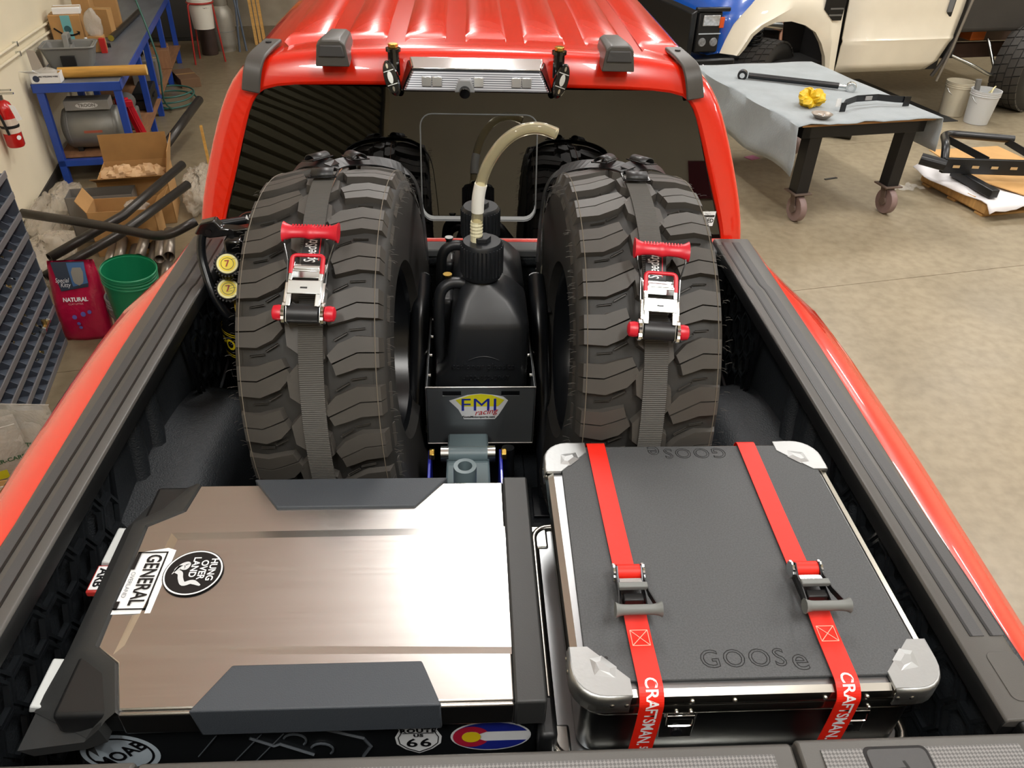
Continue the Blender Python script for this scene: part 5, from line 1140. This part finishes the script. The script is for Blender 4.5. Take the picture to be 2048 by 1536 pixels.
def open_carton(label, r, u, w_, d, h, rz, flaps):
    t = on('open_carton', label, 'box', r, u, 0, rz); th = .004
    for (nm, a) in (('front_panel', (-w_/2, w_/2, -d/2, -d/2+th)), ('back_panel', (-w_/2, w_/2, d/2-th, d/2)), ('left_panel', (-w_/2, -w_/2+th, -d/2, d/2)), ('right_panel', (w_/2-th, w_/2, -d/2, d/2)), ('bottom_panel', (-w_/2, w_/2, -d/2, d/2))):
        B().box(*a, 0, th if nm == 'bottom_panel' else h).o(nm, CARD, t)
    for (side, ln, ang) in flaps:
        a = math.radians(ang); s_, c = math.sin(a), math.cos(a)     # 90 = straight up, 0 = flat outwards
        if side == 'b': p = [(-w_/2, d/2, h), (w_/2, d/2, h), (w_/2, d/2+ln*c, h+ln*s_), (-w_/2, d/2+ln*c, h+ln*s_)]
        if side == 'f': p = [(-w_/2, -d/2, h), (w_/2, -d/2, h), (w_/2, -d/2-ln*c, h+ln*s_), (-w_/2, -d/2-ln*c, h+ln*s_)]
        if side == 'r': p = [(w_/2, -d/2, h), (w_/2, d/2, h), (w_/2+ln*c, d/2, h+ln*s_), (w_/2+ln*c, -d/2, h+ln*s_)]
        if side == 'l': p = [(-w_/2, -d/2, h), (-w_/2, d/2, h), (-w_/2-ln*c, d/2, h+ln*s_), (-w_/2-ln*c, -d/2, h+ln*s_)]
        B().add(p, [(0, 1, 2, 3)]).o('flap', CARDI if side in 'bf' else CARD, t, solid=.004)
    return t
t = open_carton('big open carton with raised flaps and brown packing paper', -1.74, 4.06, .48, .44, .36, .03, (('b', .2, 82), ('r', .2, 78), ('f', .2, 25)))
B().add([(.262, -.12, .47), (.262, .02, .47), (.275, .02, .53), (.275, -.12, .53)], [(0, 1, 2, 3)]).o('address_label', WHITE, t, solid=.001)
for k in range(5): stuff(cloth_blob((-.14+.07*k, .02*math.sin(k*2), .33+.02*math.sin(k*3)), .09, .08, .05, 20+k, amp=.3).o('packing_paper', KRAFT, t, smooth=20))
t = open_carton('smaller open carton with a bar code in front of the big one', -1.75, 3.46, .43, .25, .33, -.03, (('l', .10, 60), ('r', .10, 40)))
B().box(.08, .16, -.1265, -.125, .04, .085).o('bar_code', INK, t); stuff(cloth_blob((.08, .03, .30), .08, .06, .04, 31).o('film_scrap', FILM, t, smooth=180))
t = on('metal_bin', 'open grey sheet-metal bin between the two cartons', 'bin', -1.93, 3.70, 0)
q = B(); q.box(-.22, .22, -.09, -.086, 0, .34).box(-.22, .22, .086, .09, 0, .34).box(-.22, -.216, -.09, .09, 0, .34).box(.216, .22, -.09, .09, 0, .34).box(-.22, .22, -.09, .09, 0, .004); q.o('bin', mat('grey_sheet', '85817b', .5, metal=.3), t)
for (r, u, rx, ry, rz_, sd, lb) in ((-2.33, 4.0, .15, .5, .14, 41, 'crumpled clear plastic film heaped along the wall behind the metal bin'), (-2.22, 3.1, .19, .28, .17, 42, 'brownish crumpled plastic film heaped near the parts cabinet'), (-1.34, 4.3, .12, .42, .13, 43, 'shiny bubble film lying between the cartons and the truck')):
    t = on('plastic_film', lb, 'plastic film', r, u, 0); q = cloth_blob((0, 0, rz_*.75), rx, ry, rz_*.75, sd, 40, 24, .22)
    rnd = random.Random(sd); q.v = [(x+rnd.uniform(-.012, .012), y+rnd.uniform(-.012, .012), max(.002, z+rnd.uniform(-.016, .016))) for x, y, z in q.v]
    q.o('film', filmmat('crumpled_film', 'd6cbb8', .42, .06, .35, 22), t, smooth=180)
t = on('wood_strip', 'thin pale wood strip standing by the truck beside the film', 'strip', -1.28, 4.75, 0); B().loft([[(-.01, -.02, 0), (.01, -.02, 0), (.01, .02, 0), (-.01, .02, 0)], [(-.03, .1, .42), (-.01, .1, .42), (-.01, .14, .42), (-.03, .14, .42)]]).o('strip', BEAM, t)
# ---- litter bag
BG = on('litter_bag', 'crimson plastic bag of cat litter with a cat picture', 'bag', -1.86, 2.27, 0, -.12)
BAGM = mat('crimson_bag', 'b3123e', .28, coat=.3, bump=.35, bs=14, dist=.02)
rows = []
for i in range(17):
    z = .46*i/16; f = i/16; d = .085*(1-f**3)*(.75+.25*math.sin(PI*min(1, f*1.6))); w_ = .135+.012*math.sin(PI*f)-.01*f
    ly = .06*f
    rows.append([(w_*math.copysign(abs(math.cos(a))**.55, math.cos(a)), ly+d*math.copysign(abs(math.sin(a))**.8, math.sin(a))+.004*math.sin(9*a+i), z) for a in [2*PI*k/28 for k in range(28)]])
bg = B().loft(rows).o('sack', BAGM, BG, smooth=180)
def bagf(x, z): # front surface point
    f = min(1, z/.46); d = .085*(1-f**3)*(.75+.25*math.sin(PI*min(1, f*1.6))); w_ = .135
    return (x, .06*f-d*max(.05, (1-(abs(x)/w_)**3.6))**.45-.007, z)
def patch(name, poly, m, par, dz=0):
    q = B(); zs = sorted(set(p[1] for p in poly)); z0, z1 = min(zs), max(zs); rows = []
    for i in range(9):
        z = z0+(z1-z0)*i/8; xs = []
        for k in range(len(poly)):
            (xa, za), (xb, zb) = poly[k], poly[(k+1) % len(poly)]
            if (za-z)*(zb-z) <= 0 and za != zb: xs.append(xa+(xb-xa)*(z-za)/(zb-za))
        if len(xs) < 2: continue
        a, b_ = min(xs), max(xs); rows.append([tuple(V(bagf(a+(b_-a)*k/8, z))+V((0, -dz, 0))) for k in range(9)])
    return q.grid(rows).o(name, m, par, smooth=180)
pc = patch('picture_panel', [(-.105, .455), (.075, .455), (.085, .32), (-.07, .30)], mat('bag_slate', '39424f', .35), BG)
patch('picture_sky', [(-.02, .45), (.075, .45), (.083, .33), (.0, .325)], mat('bag_blue', '4a6f9c', .35), BG, .001)
ct = patch('cat_head', [(.0, .40), (.01, .425), (.02, .41), (.045, .41), (.055, .425), (.065, .40), (.06, .345), (.035, .33), (.008, .345)], mat('tabby_grey', '8d8a80', .6), BG, .002)
bl_ = lambda x, y, ox, oz: tuple(V(bagf(ox+x, oz+y))+V((0, -.003, 0)))
text('bag_lettering', 'Special', .034, WHITE, BG, lambda x, y, z=0: bl_(x, y, -.055, .36), sx=.8, shear=.2); text('bag_lettering', 'Kitty', .034, WHITE, BG, lambda x, y, z=0: bl_(x, y, -.04, .335), sx=.8, shear=.2)
text('bag_lettering', 'NATURAL', .030, WHITE, BG, lambda x, y, z=0: bl_(x, y, .0, .255), bold=.001); text('bag_lettering', 'CLAY LITTER', .014, mat('pink_ink', 'e8a0a8', .5), BG, lambda x, y, z=0: bl_(x, y, .0, .232))
for (x, z, r) in ((-.02, .16, .013), (.03, .175, .014), (.065, .185, .011), (-.005, .12, .010), (.0, .095, .010)):
    B().add([bl_(r*math.cos(2*PI*k/16), r*math.sin(2*PI*k/16), x, z) for k in range(16)], [tuple(range(16))]).o('round_icon', mat('icon_violet', '6a63b0', .4), BG)
# ---- buckets
GRN = mat('green_pail', '1c8a5e', .4); GRYB = mat('grey_pail', '8a8a88', .45)
bucket('grey pail under the green bucket beside the truck', S(-1.57, 2.25, 0), .118, .135, .26, GRYB, bail=True)
bucket('green plastic bucket nested on the grey pail beside the truck', S(-1.56, 2.2, .15), .115, .142, .30, GRN, bail=False, ribs=4).rotation_euler = (.10, .12, TH)
# ---- carton with zip bags
t = open_carton('low carton holding clear bags of parts below the parts cabinet', -1.90, .92, .34, .36, .20, .05, (('f', .10, -50), ('r', .12, 20)))
ZB = filmmat('zip_bag_film', 'd9d6cd', .55, .15, .35, 12)
for (x, y, rz, rx, wd, ht, lb) in ((-.06, -.02, .3, -.15, .26, .34, 'bag leaning at the back of the low carton'), (.07, .04, -.25, .1, .26, .36, 'upright bag with green print in the low carton'), (.0, -.10, .1, -.7, .3, .22, 'flat-lying bag at the front of the low carton')):
    b_ = thing('zip_bag', 'clear zip '+lb, 'bag', S(-1.90+x, .92+y, .05), TH+rz); rows = []
    for i in range(9):
        z = ht*i/8; bul = .03*math.sin(PI*min(1, (8-i)/8*1.1))
        rows.append([(wd*(k/8-.5)*(1-.12*i/8), -bul*math.sin(PI*k/8)+.006*math.sin(i*2+k)+math.sin(rx)*z, z*math.cos(rx)) for k in range(9)])
    sh_ = B().grid(rows).o('front_film', ZB, b_, smooth=180); B().grid([[(x_, -y_*.4+math.sin(rx)*0+.01+2*math.sin(rx)*0, z_) for x_, y_, z_ in r] for r in rows]).o('back_film', ZB, b_, smooth=180) if rx > -.2 else None
    i_ = 5
    fmap = lambda x2, y2, z=0, rx=rx: (x2, -.034+math.sin(rx)*(.17+y2), (.17+y2)*math.cos(rx))
    text('bag_lettering', 'McMASTER-CARR', .032, mat('green_ink', '1f5a38', .5), b_, fmap, bold=.0008, sx=.9)
    B().add([fmap(-.06, -.10), fmap(.02, -.10), fmap(.02, -.05), fmap(-.06, -.05)], [(0, 1, 2, 3)]).o('yellow_card', mat('yellow_card', 'd8d01c', .5), b_)
    B().tube([(-wd*.44, math.sin(rx)*ht, ht*math.cos(rx)), (wd*.44, math.sin(rx)*ht, ht*math.cos(rx))], .003, 5).o('zip_seal', ZB, b_)
# ================================================================== right side of the shop
# ---- rolling welding table with a moving blanket
TBL = thing('rolling_table', 'black steel rolling table on rusty casters', 'table', S(3.12, 2.86, 0), TH)
TBK = mat('black_table_steel', '202022', .4, metal=.3, var=.1)
B().box(.02, 1.20, .02, 1.78, .79, .805).o('table_top', mat('plywood_top', 'a87c4c', .7, var=.15, vs_=6), TBL)
for (a, b_, c, d) in ((.06, 1.16, .06, .13), (.06, 1.16, 1.67, 1.74), (.06, .13, .06, 1.74), (1.09, 1.16, .06, 1.74)): B().box(a, b_, c, d, .69, .79).o('apron', TBK, TBL, bev=.003)
RUST = mat('rusty_caster_steel', '6a5a50', .6, var=.2); WHL = mat('caster_wheel', '8a7470', .5, var=.1)
for x in (.21, 1.06):
    for y in (.14, 1.60):
        B().box(x-.055, x+.055, y-.055, y+.055, .235, .70).o('leg', TBK, TBL, bev=.004)
        cs = B().box(x-.08, x+.08, y-.08, y+.08, .225, .237).o('caster', RUST, TBL, bev=.002)
        for sx in (-1, 1): B().prism([(y-.03, .225), (y+.03, .225), (y+.025-.04, .085), (y-.025-.04, .085)], 'x', x+sx*.036, x+sx*.044).o('fork', RUST, cs)
        B().lathe([(.02, -.028), (.10, -.028), (.105, -.022), (.105, .022), (.10, .028), (.02, .028)], (x, y-.035, .105), 28, 'x', closed=True).o('wheel', WHL, cs, smooth=40)
        B().lathe([(0, -.047), (.035, -.047), (.035, .047), (0, .047)], (x, y-.035, .105), 16, 'x').o('hub', RUST, cs)
BLK_ = mat('grey_moving_blanket', '8f979b', .9, var=.12, vs_=4, bump=.5, bs=70, dist=.004, sheen=.3); BLKD = mat('blanket_underside', '3a3d46', .9, var=.1)
t = thing('moving_blanket', 'grey moving blanket draped over the rolling table', 'blanket', S(3.12, 2.86, .806), TH)
q = B(); rows = []
def drape(i, n):
    y = 1.80*i/n; return y
for i in range(25):
    y = -.01+1.82*i/24; row = []
    wob = .012*math.sin(i*.9)+.008*math.sin(i*2.3); dl = .36-.02*math.sin(i*.5)-.03*(i/24)
    for k in range(6): row.append((-.03-.015*(5-k)/5+.01*math.sin(i*.7+k), y-.05*(5-k)/5*(1 if i < 3 else 0), -dl+dl*k/5))
    for k in range(17): row.append((-.01+1.235*k/16, y+(.010*math.sin(k*1.9) if i == 0 else 0), .006+.0025*math.sin(k*.9+i*.6)+(.010*max(0, math.sin(k*1.1)) if i == 0 else 0)))
    drr = .26 if i < 9 else .10
    for k in range(1, 5): row.append((1.235+.006*k, y-.01, .004-drr*k/4))
    rows.append(row)
q.grid(rows).o('blanket', BLK_, t, smooth=60, solid=.006)
# things on the blanket
ZB_ = .818
t = thing('control_arm', 'black suspension link bar with bushed ends lying on the blanket', 'link bar', S(3.33, 4.17, ZB_), TH)
d = V((.74, -.52, 0)); L_ = d.length; d.normalize(); nrm = V((0, 0, 1))
B().cyl(d*.05+V((0, 0, .03)), d*(L_-.10)+V((0, 0, .03)), .025, n=16).o('bar', SATB, t, smooth=40)
B().cyl(d*(L_-.11)+V((0, 0, .03)), d*(L_-.04)+V((0, 0, .03)), .016, n=12).o('threaded_shank', STEEL, t, smooth=40)
pv = V((-d.y, d.x, 0))
for p, m_ in ((d*0, SATB), (d*L_, STEEL)):
    B().cyl(p+V((0, 0, .03))-pv*.03, p+V((0, 0, .03))+pv*.03, .042, n=20).o('end_eye', m_, t, smooth=40, bev=.004); B().cyl(p+V((0, 0, .03))-pv*.037, p+V((0, 0, .03))+pv*.037, .022, n=16).o('bushing', CHR, t, smooth=40)
t = thing('yellow_bag', 'crumpled yellow paper bag on the blanket', 'bag', S(3.45, 3.30, ZB_), TH)
q = cloth_blob((0, 0, .055), .10, .09, .06, 61, 22, 12, .35); rnd = random.Random(2); q.v = [(x+rnd.uniform(-.01, .01), y+rnd.uniform(-.01, .01), max(0, z+rnd.uniform(-.012, .012))) for x, y, z in q.v]
q.o('bag', mat('yellow_paper', 'd8b21c', .45), t)
t = thing('metal_dish', 'small round metal dish of screws beside the yellow bag', 'dish', S(3.36, 2.99, ZB_), TH)
B().lathe([(0, .004), (.05, .004), (.075, .03), (.08, .035), (.074, .034), (.05, .009), (0, .009)], (0, 0, 0), 28).o('dish', mat('worn_dish', '9a8f84', .4, metal=.6), t, smooth=40)
for k in range(6): B().cyl((.02*math.cos(k*1.1), .02*math.sin(k*1.1), .016), (.045*math.cos(k*1.1+.5), .045*math.sin(k*1.1+.5), .02), .004, n=6).o('screw', STEEL, t)
t = thing('light_bracket', 'curved black steel bracket standing on the blanket', 'bracket', S(3.62, 3.12, ZB_), TH)
B().ribbon([(0, 0, .03), (.05, .04, .055), (.20, .11, .06), (.40, .12, .06), (.55, .08, .05), (.64, .05, .05)], (0, 0, 1), .05, .004).o('bracket', SATB, t)
B().box(-.02, .03, -.01, -.006, .0, .07).o('end_tab', SATB, t); B().box(.60, .66, .046, .05, -.0, .075).o('end_tab', SATB, t); B().box(-.06, -.02, .0, .003, .04, .10).o('paper_tag', WHITE, t)
B().box(.28, .34, .104, .112, .045, .075).o('label', mat('grey_label', '9a9a9a', .5), t)
# ---- pallet with foam, cardboard and a bumper frame
PLM = mat('pallet_wood', 'b98f55', .7, var=.2, vs_=6, stretch=(1, 6, 1))
t = thing('wood_pallet', 'small wooden pallet on the concrete floor', 'pallet', S(4.98, 2.70, 0), TH)
for x in (0, .5, 1.0): B().box(x, x+.04, 0, .80, .018, .105).o('stringer', PLM, t, bev=.002)
for k in range(6): B().box(-.01, 1.05, .02+k*.135, .11+k*.135, .105, .122).o('deck_board', PLM, t, bev=.002)
for k in range(3): B().box(-.01, 1.05, .02+k*.33, .11+k*.33, 0, .018).o('bottom_board', PLM, t, bev=.002)
B().box(-.012, .0, 0, .80, .03, .105).o('side_board', PLM, t, bev=.002)
t = thing('foam_sheet', 'white foam packing sheet hanging over the pallet edge', 'packing sheet', S(4.98, 2.70, .126), TH); q = B(); rows = []
for i in range(13):
    y = -.10+1.02*i/12; row = []
    for k in range(11):
        x = -.07+.52*k/10; z = .008+.006*math.sin(k*1.7+i)+.006*math.sin(i*1.3)
        if x < -.02: z -= (-.02-x)*.35
        if y < -.02: z -= (-.02-y)*.5*(1 if k < 6 else .2)
        row.append((x+.05*math.sin(i*.6), y, z))
    rows.append(row)
q.grid(rows).o('sheet', mat('white_foam', 'e6e4e6', .5), t, smooth=60, solid=.006)
t = thing('cardboard_sheet', 'flat sheet of tan cardboard lying on the pallet', 'cardboard', S(5.3, 2.72, .155), TH); B().add([(-.10, .45, 0), (.05, .02, 0), (.75, -.05, .0), (.75, 1.1, .02), (-.02, 1.12, .02)], [(0, 1, 2, 3, 4)]).o('sheet', mat('tan_card', 'c99c62', .75, var=.06), t, solid=.008)
t = thing('bumper_frame', 'black tubular truck bumper frame lying on the cardboard', 'bumper', S(4.80, 3.10, .165), TH)
B().tube(fillet([(.06, .08, .10), (.12, .20, .26), (.32, .48, .26), (.85, .22, .26)], .12, 6), .034, 14).o('hoop_tube', SATB, t, smooth=60)
B().loft([[(.04, .06, .06), (.04, .10, .06), (.04, .10, .19), (.04, .06, .19)], [(.90, -.18, .06), (.90, -.14, .06), (.90, -.14, .19), (.90, -.18, .19)]]).o('face_plate', SATB, t, bev=.004)
fp = V((.86, -.24, 0)).normalized()
for k in range(5): 
    c = V((.14+.16*k, .058-.0446*k-.02, .125)); q = B(); n = V((-fp.y, fp.x, 0)); q.add([c+fp*a+V((0, 0, b_))-n*.012 for a, b_ in ((-.03, -.012), (.03, -.012), (.03, .012), (-.03, .012))], [(0, 1, 2, 3)]); q.o('plate_slot', mat('slot_glow', 'c8a878', .8), t)
B().tube([(-.10, .20, .15), (.05, .06, .13)], .05, 14).o('shackle_mount', SATB, t, smooth=40)
for (p0, p1) in (((.30, .46, .24), (.42, .0, .17)), ((.80, .24, .24), (.86, -.16, .17))): B().ribbon([p0, p1], (0, 0, 1), .06, .006).o('gusset', SATB, t)
t = thing('black_bar', 'black boxed steel bar lying on the foam sheet', 'bar', S(5.0, 2.72, .15), TH); B().loft([[(.0, .02, 0), (.08, .02, 0), (.08, .02, .07), (.0, .02, .07)], [(.04, .55, 0), (.12, .55, 0), (.12, .55, .07), (.04, .55, .07)]]).o('bar', SATB, t, bev=.006)
t = thing('clear_wrap', 'strip of clear stretch wrap on the floor by the pallet', 'plastic film', S(4.72, 3.35, 0), TH); q = B(); rows = [[(-.12+.03*k, .12*i/3+.03*math.sin(k), .012+.012*math.sin(k*1.9+i*2)) for k in range(11)] for i in range(4)]; q.grid(rows).o('film', filmmat('stretch_wrap', 'e6e2da', .4, .1, .4, 20), t, smooth=180)
# ---- two white pails
PW1 = mat('ivory_pail', 'cdc5b0', .45); PW2 = mat('cool_white_pail', 'c9cbcc', .45)
bucket('ivory plastic pail standing behind the pale grey one', S(6.86, 5.36, 0), .125, .150, .37, PW1)
t = bucket('pale grey pail holding hoses, near the big rear wheel', S(6.92, 5.03, 0), .125, .150, .36, PW2)
B().cyl((-.08, .02, .1), (-.11, .05, .46), .03, n=14).o('pipe_stub', mat('grey_pipe', '6d6d6b', .5), t); B().tube(bez([(.02, -.05, .3), (.06, -.02, .37), (.12, .02, .38), (.10, .06, .3)], 6), .008, 8).o('yellow_cord', mat('cream_cord', 'd8cfa0', .5), t)
# ---- white and blue truck shell
WT = thing('truck_shell', 'cream and blue pickup body shell without its bed, under repair', 'truck', S(0, 5.3, 0), TH)
CRM = mat('cream_truck_paint', 'efe8d6', .3, coat=.5, var=.04, vs_=3); BLT = mat('blue_truck_paint', '1f58b8', .2, coat=.8); DK = mat('dark_underbody', '1b1918', .7); DGR = mat('charcoal_liner', '3a3836', .6, var=.15, vs_=3)
arch = [(3.93, .74), (3.98, .80), (4.05, .92), (4.15, 1.00), (4.28, 1.045), (4.45, 1.05), (4.62, 1.01), (4.76, .94), (4.86, .83), (4.94, .70), (4.985, .56)]
fl_ = [(r-.055 if r < 4.4 else r+.055, z+.05) for r, z in arch]
# fender as a strip between arch and outer boundary
outer = [(3.68, .77), (3.72, .90), (3.78, 1.04), (3.88, 1.14), (4.05, 1.30), (4.30, 1.75), (4.62, 1.80), (4.80, 1.80), (4.95, 1.78), (5.02, 1.30), (5.10, .54)]
q = B(); q.grid([[(r, .06, z) for r, z in arch], [(r, .0, z) for r, z in arch], [((a[0]*.8+b_[0]*.2), -.035, (a[1]*.8+b_[1]*.2)) for a, b_ in zip(arch, outer)], [((a[0]*.7+b_[0]*.3), -.01, (a[1]*.7+b_[1]*.3)) for a, b_ in zip(arch, outer)], [(r, .01 if z < 1.35 else .14, z) for r, z in outer], [(r, .08, z) for r, z in outer]])
q.o('front_fender', CRM, WT, smooth=40)
# hood / blue nose
q = B(); q.grid([[(3.70, .0, .77), (3.74, -.005, .90), (3.80, -.005, 1.04), (3.90, .0, 1.15), (4.07, .02, 1.32)], [(3.60, .06, .74), (3.63, .05, .90), (3.66, .05, 1.06), (3.70, .06, 1.17), (3.85, .10, 1.36)], [(3.50, .35, .74), (3.52, .30, .9), (3.56, .30, 1.2), (3.56, .35, 1.28), (3.7, .4, 1.5)], [(3.45, 1.7, .74), (3.48, 1.7, .9), (3.52, 1.7, 1.2), (3.56, 1.7, 1.28), (3.7, 1.7, 1.5)]]).o('blue_nose', BLT, WT, smooth=60)
B().grid([[(4.07, .02, 1.32), (4.4, .14, 1.6)], [(3.85, .1, 1.36), (4.2, .3, 1.7)], [(3.7, .4, 1.5), (4.2, .6, 1.8)]]).o('hood_corner', BLT, WT, smooth=60)
LMP = mat('lamp_clear', 'c9ccd0', .1, metal=.6, var=.3, vs_=40)
hl_ = B().box(3.40, 3.66, -.02, .12, .78, 1.16).o('grille_surround', BLK, WT, bev=.02)
B().box(3.45, 3.63, -.035, -.02, 1.03, 1.13).o('headlamp', LMP, hl_, bev=.008); B().box(3.63, 3.68, -.034, -.01, 1.01, 1.11).o('turn_signal', mat('orange_lens', 'd8541c', .25), hl_, bev=.006)
for x in (3.475, 3.60): B().lathe([(0, -.03), (.036, -.03), (.042, -.022), (.042, -.01)], (x, .0, .88), 20, 'y').o('fog_lamp', LMP, hl_, smooth=40)
B().box(3.42, 3.66, -.03, -.02, .955, .965).o('chrome_strip', CHR, hl_)
B().loft([[(3.30, -.06, .70), (3.36, -.06, .70), (3.36, -.06, 1.18), (3.30, -.06, 1.15)], [(3.30, 1.8, .70), (3.36, 1.8, .70), (3.36, 1.8, 1.18), (3.30, 1.8, 1.15)]]).o('brush_guard', SATB, WT, bev=.01)
B().box(3.36, 3.72, -.05, .0, 1.16, 1.20).o('guard_wing', SATB, WT, bev=.01); B().box(3.36, 3.86, -.06, .3, .58, .73).o('bumper', SATB, WT, bev=.02); B().sphere((3.5, -.065, .67), .014, 8, 6).o('bumper_bolt', CHR, WT)
# door with crease
zs = [(.53, .03), (.62, .0), (.80, -.01), (.85, -.025), (.88, -.005), (1.1, -.0), (1.25, .0), (1.45, .02)]
re = {0: 6.28, 1: 6.38, 2: 6.45, 3: 6.47, 4: 6.48, 5: 6.50, 6: 6.50, 7: 6.50}
rows = [[(5.115-.07*(z-.53), y, z), (5.5, y-.008, z), (5.9, y-.008, z), (re[i]-.08, y, z), (re[i], y+.02, z)] for i, (z, y) in enumerate(zs)]
dd = B().grid([r[::-1] for r in rows]).o('front_door', CRM, WT, smooth=40, solid=.02)
hd = B().box(6.20, 6.36, -.012, .0, 1.06, 1.30).o('door_handle', SATB, dd, bev=.02); B().box(6.27, 6.33, -.035, -.012, 1.11, 1.29).o('pull', mat('grey_pull', '6d7074', .4), hd, bev=.008)
vp = B().prism([(4.775, 1.40), (4.775, 1.16), (4.90, 1.055), (5.0, 1.055), (5.01, 1.40)], 'y', -.035, -.022).o('vent_plate', SATB, WT, bev=.004)
for z in (1.10, 1.16): B().box(4.84, 4.99, -.042, -.035, z, z+.014).o('vent_bar', mat('vent_grey', '6a6a68', .5), vp)
# cab rear edge, dark openings
q = B(); q.box(6.5, 6.62, .06, 1.7, .62, 1.6); q.o('cab_rear_frame', DK, WT, bev=.02)
q = B(); q.tube(bez([(6.54, .02, 1.45), (6.55, .0, 1.1), (6.52, .0, .85), (6.45, .0, .62), (6.38, .02, .45)], 5), .02, 8); q.o('weatherstrip', mat('weather_rubber', '3a3734', .6), WT, smooth=60)
q = B(); q.tube([(6.58, -.01, 1.4), (6.50, -.02, .75), (6.45, .0, .40)], .015, 8); q.o('drain_pipe', mat('drain_grey', '8a857c', .4, metal=.4), WT, smooth=60)
B().box(6.62, 8.6, .15, 1.7, .86, 1.6).o('charcoal_tub', DGR, WT, bev=.05, seg=3)
B().box(3.9, 6.5, .12, 1.7, .50, .62).o('floor_pan', DK, WT); B().box(5.0, 6.4, .10, 1.7, .62, 1.5).o('cabin_core', DK, WT)
B().box(3.8, 5.0, .55, 1.7, .55, 1.3).o('wheel_well_core', DK, WT)
for yy in (.55, 1.35): B().box(3.5, 8.8, yy, yy+.09, .50, .66).o('frame_rail', mat('rusty_rail', '4a352b', .7, var=.2), WT, bev=.006)
sp = B().tube([(4.28+.07*math.cos(k*PI/5), .35+.07*math.sin(k*PI/5), .70+.0042*k) for k in range(60)], .014, 7).o('coil_spring', SATB, WT, smooth=60)
B().cyl((4.28, .35, .66), (4.28, .35, 1.0), .03, n=12).o('damper', STEEL, WT); B().tube([(4.34, .30, .76), (4.60, .34, .72), (4.72, .6, .98)], .02, 8).o('control_link', mat('copper_rust', '9a6a4e', .5), WT, smooth=60); B().cyl((4.40, .5, .92), (4.66, .5, .90), .05, n=14).o('brake_booster', STEEL, WT, smooth=40)
def trucktire(name, r, y, R_, w_, par, zc):
    ti = B().lathe([(.22, -.12), (.30, -w_*.5), (R_-.06, -w_*.52), (R_-.01, -w_*.44), (R_, -.05), (R_, .05), (R_-.01, w_*.44), (R_-.06, w_*.52), (.30, w_*.5), (.22, .12)], (r, y, zc), 48, 'y').o(name, RUBD, par, smooth=40)
    for k in range(32):
        a = 2*PI*k/32
        q = B(); 
        for s_ in range(4):
            x0 = -w_*.46+s_*w_*.235; da = .085; of = .05*(s_ % 2)
            def pt(x, aa, rr): return (rr*math.cos(aa), x, rr*math.sin(aa))
            vs = [pt(x0, of-da, R_+.008), pt(x0+w_*.2, of-da+.04, R_+.008), pt(x0+w_*.2, of+da+.04, R_+.008), pt(x0, of+da, R_+.008), pt(x0, of-da, R_-.01), pt(x0+w_*.2, of-da+.04, R_-.01), pt(x0+w_*.2, of+da+.04, R_-.01), pt(x0, of+da, R_-.01)]
            q.add(vs, [(0, 3, 2, 1), (0, 1, 5, 4), (1, 2, 6, 5), (2, 3, 7, 6), (3, 0, 4, 7)])
        if k == 0: m0 = q.mesh('tread_row', RUB)
        o = obj('tread_row', m0, ti); o.matrix_local = M.Translation((r, y, zc)) @ M.Rotation(a, 4, 'Y')
    return ti
for nm_, r_, y_, R_, w_, a_ in (('front_tire', 4.46, .34, .40, .32, .55), ('rear_tire', 7.82, .16, .50, .36, .35)):
    ti = trucktire(nm_, r_, y_, R_, w_, WT, R_+.008); c_ = M.Translation((r_, y_, 0)); ti.matrix_local = c_ @ M.Rotation(a_, 4, 'Z') @ c_.inverted()
B().tube(bez([(6.75, .3, .62), (7.0, .15, .52), (7.25, .1, .42), (7.35, .15, .45), (7.3, .35, .75)], 5), .018, 8).o('link_arm', STEEL, WT, smooth=60); B().box(7.2, 7.4, .5, .7, .7, .82).o('orange_part', mat('orange_part', 'd06a24', .4), WT, bev=.01)
# odds and ends on the floor
t = thing('foil_sheet', 'crumpled silver foil sheet on the floor beyond the rolling table', 'foil', S(4.3, 5.05, 0), TH); q = cloth_blob((0, 0, .03), .28, .14, .04, 71, 26, 12, .4); rnd = random.Random(5); q.v = [(x+rnd.uniform(-.015, .015), y+rnd.uniform(-.015, .015), max(0, z+rnd.uniform(-.012, .012))) for x, y, z in q.v]; q.o('foil', STEEL, t)
t = thing('round_duct', 'dark round duct lying on the floor beyond the rolling table', 'duct', S(4.75, 5.0, 0), TH); B().cyl((0, 0, .07), (.35, -.25, .07), .07, n=16).o('duct', TUBM, t, smooth=40)
o = B().box(-.06, .06, -.05, .05, 0, .004).o('paper_card', mat('magenta_card', 'a05a78', .6)); o.location = S(3.75, 4.4, 0); o.rotation_euler = (0, 0, TH+.3); tag(o, 'pinkish card lying on the floor behind the rolling table', 'card')
o = B().box(-.07, .07, -.012, .012, 0, .006).o('rubber_scrap', RUBD); o.location = S(4.2, 3.75, 0); o.rotation_euler = (0, 0, TH+.15); tag(o, 'thin dark rubber scrap on the floor under the rolling table', 'scrap')
t = thing('floor_mat', 'wide dark rubber mat on the floor under the cream truck shell', 'mat', S(4.2, 4.75, 0), TH); B().box(0.2, 2.55, .35, 2.2, 0, .006).o('mat_sheet', mat('dark_mat', '26282b', .6), t)
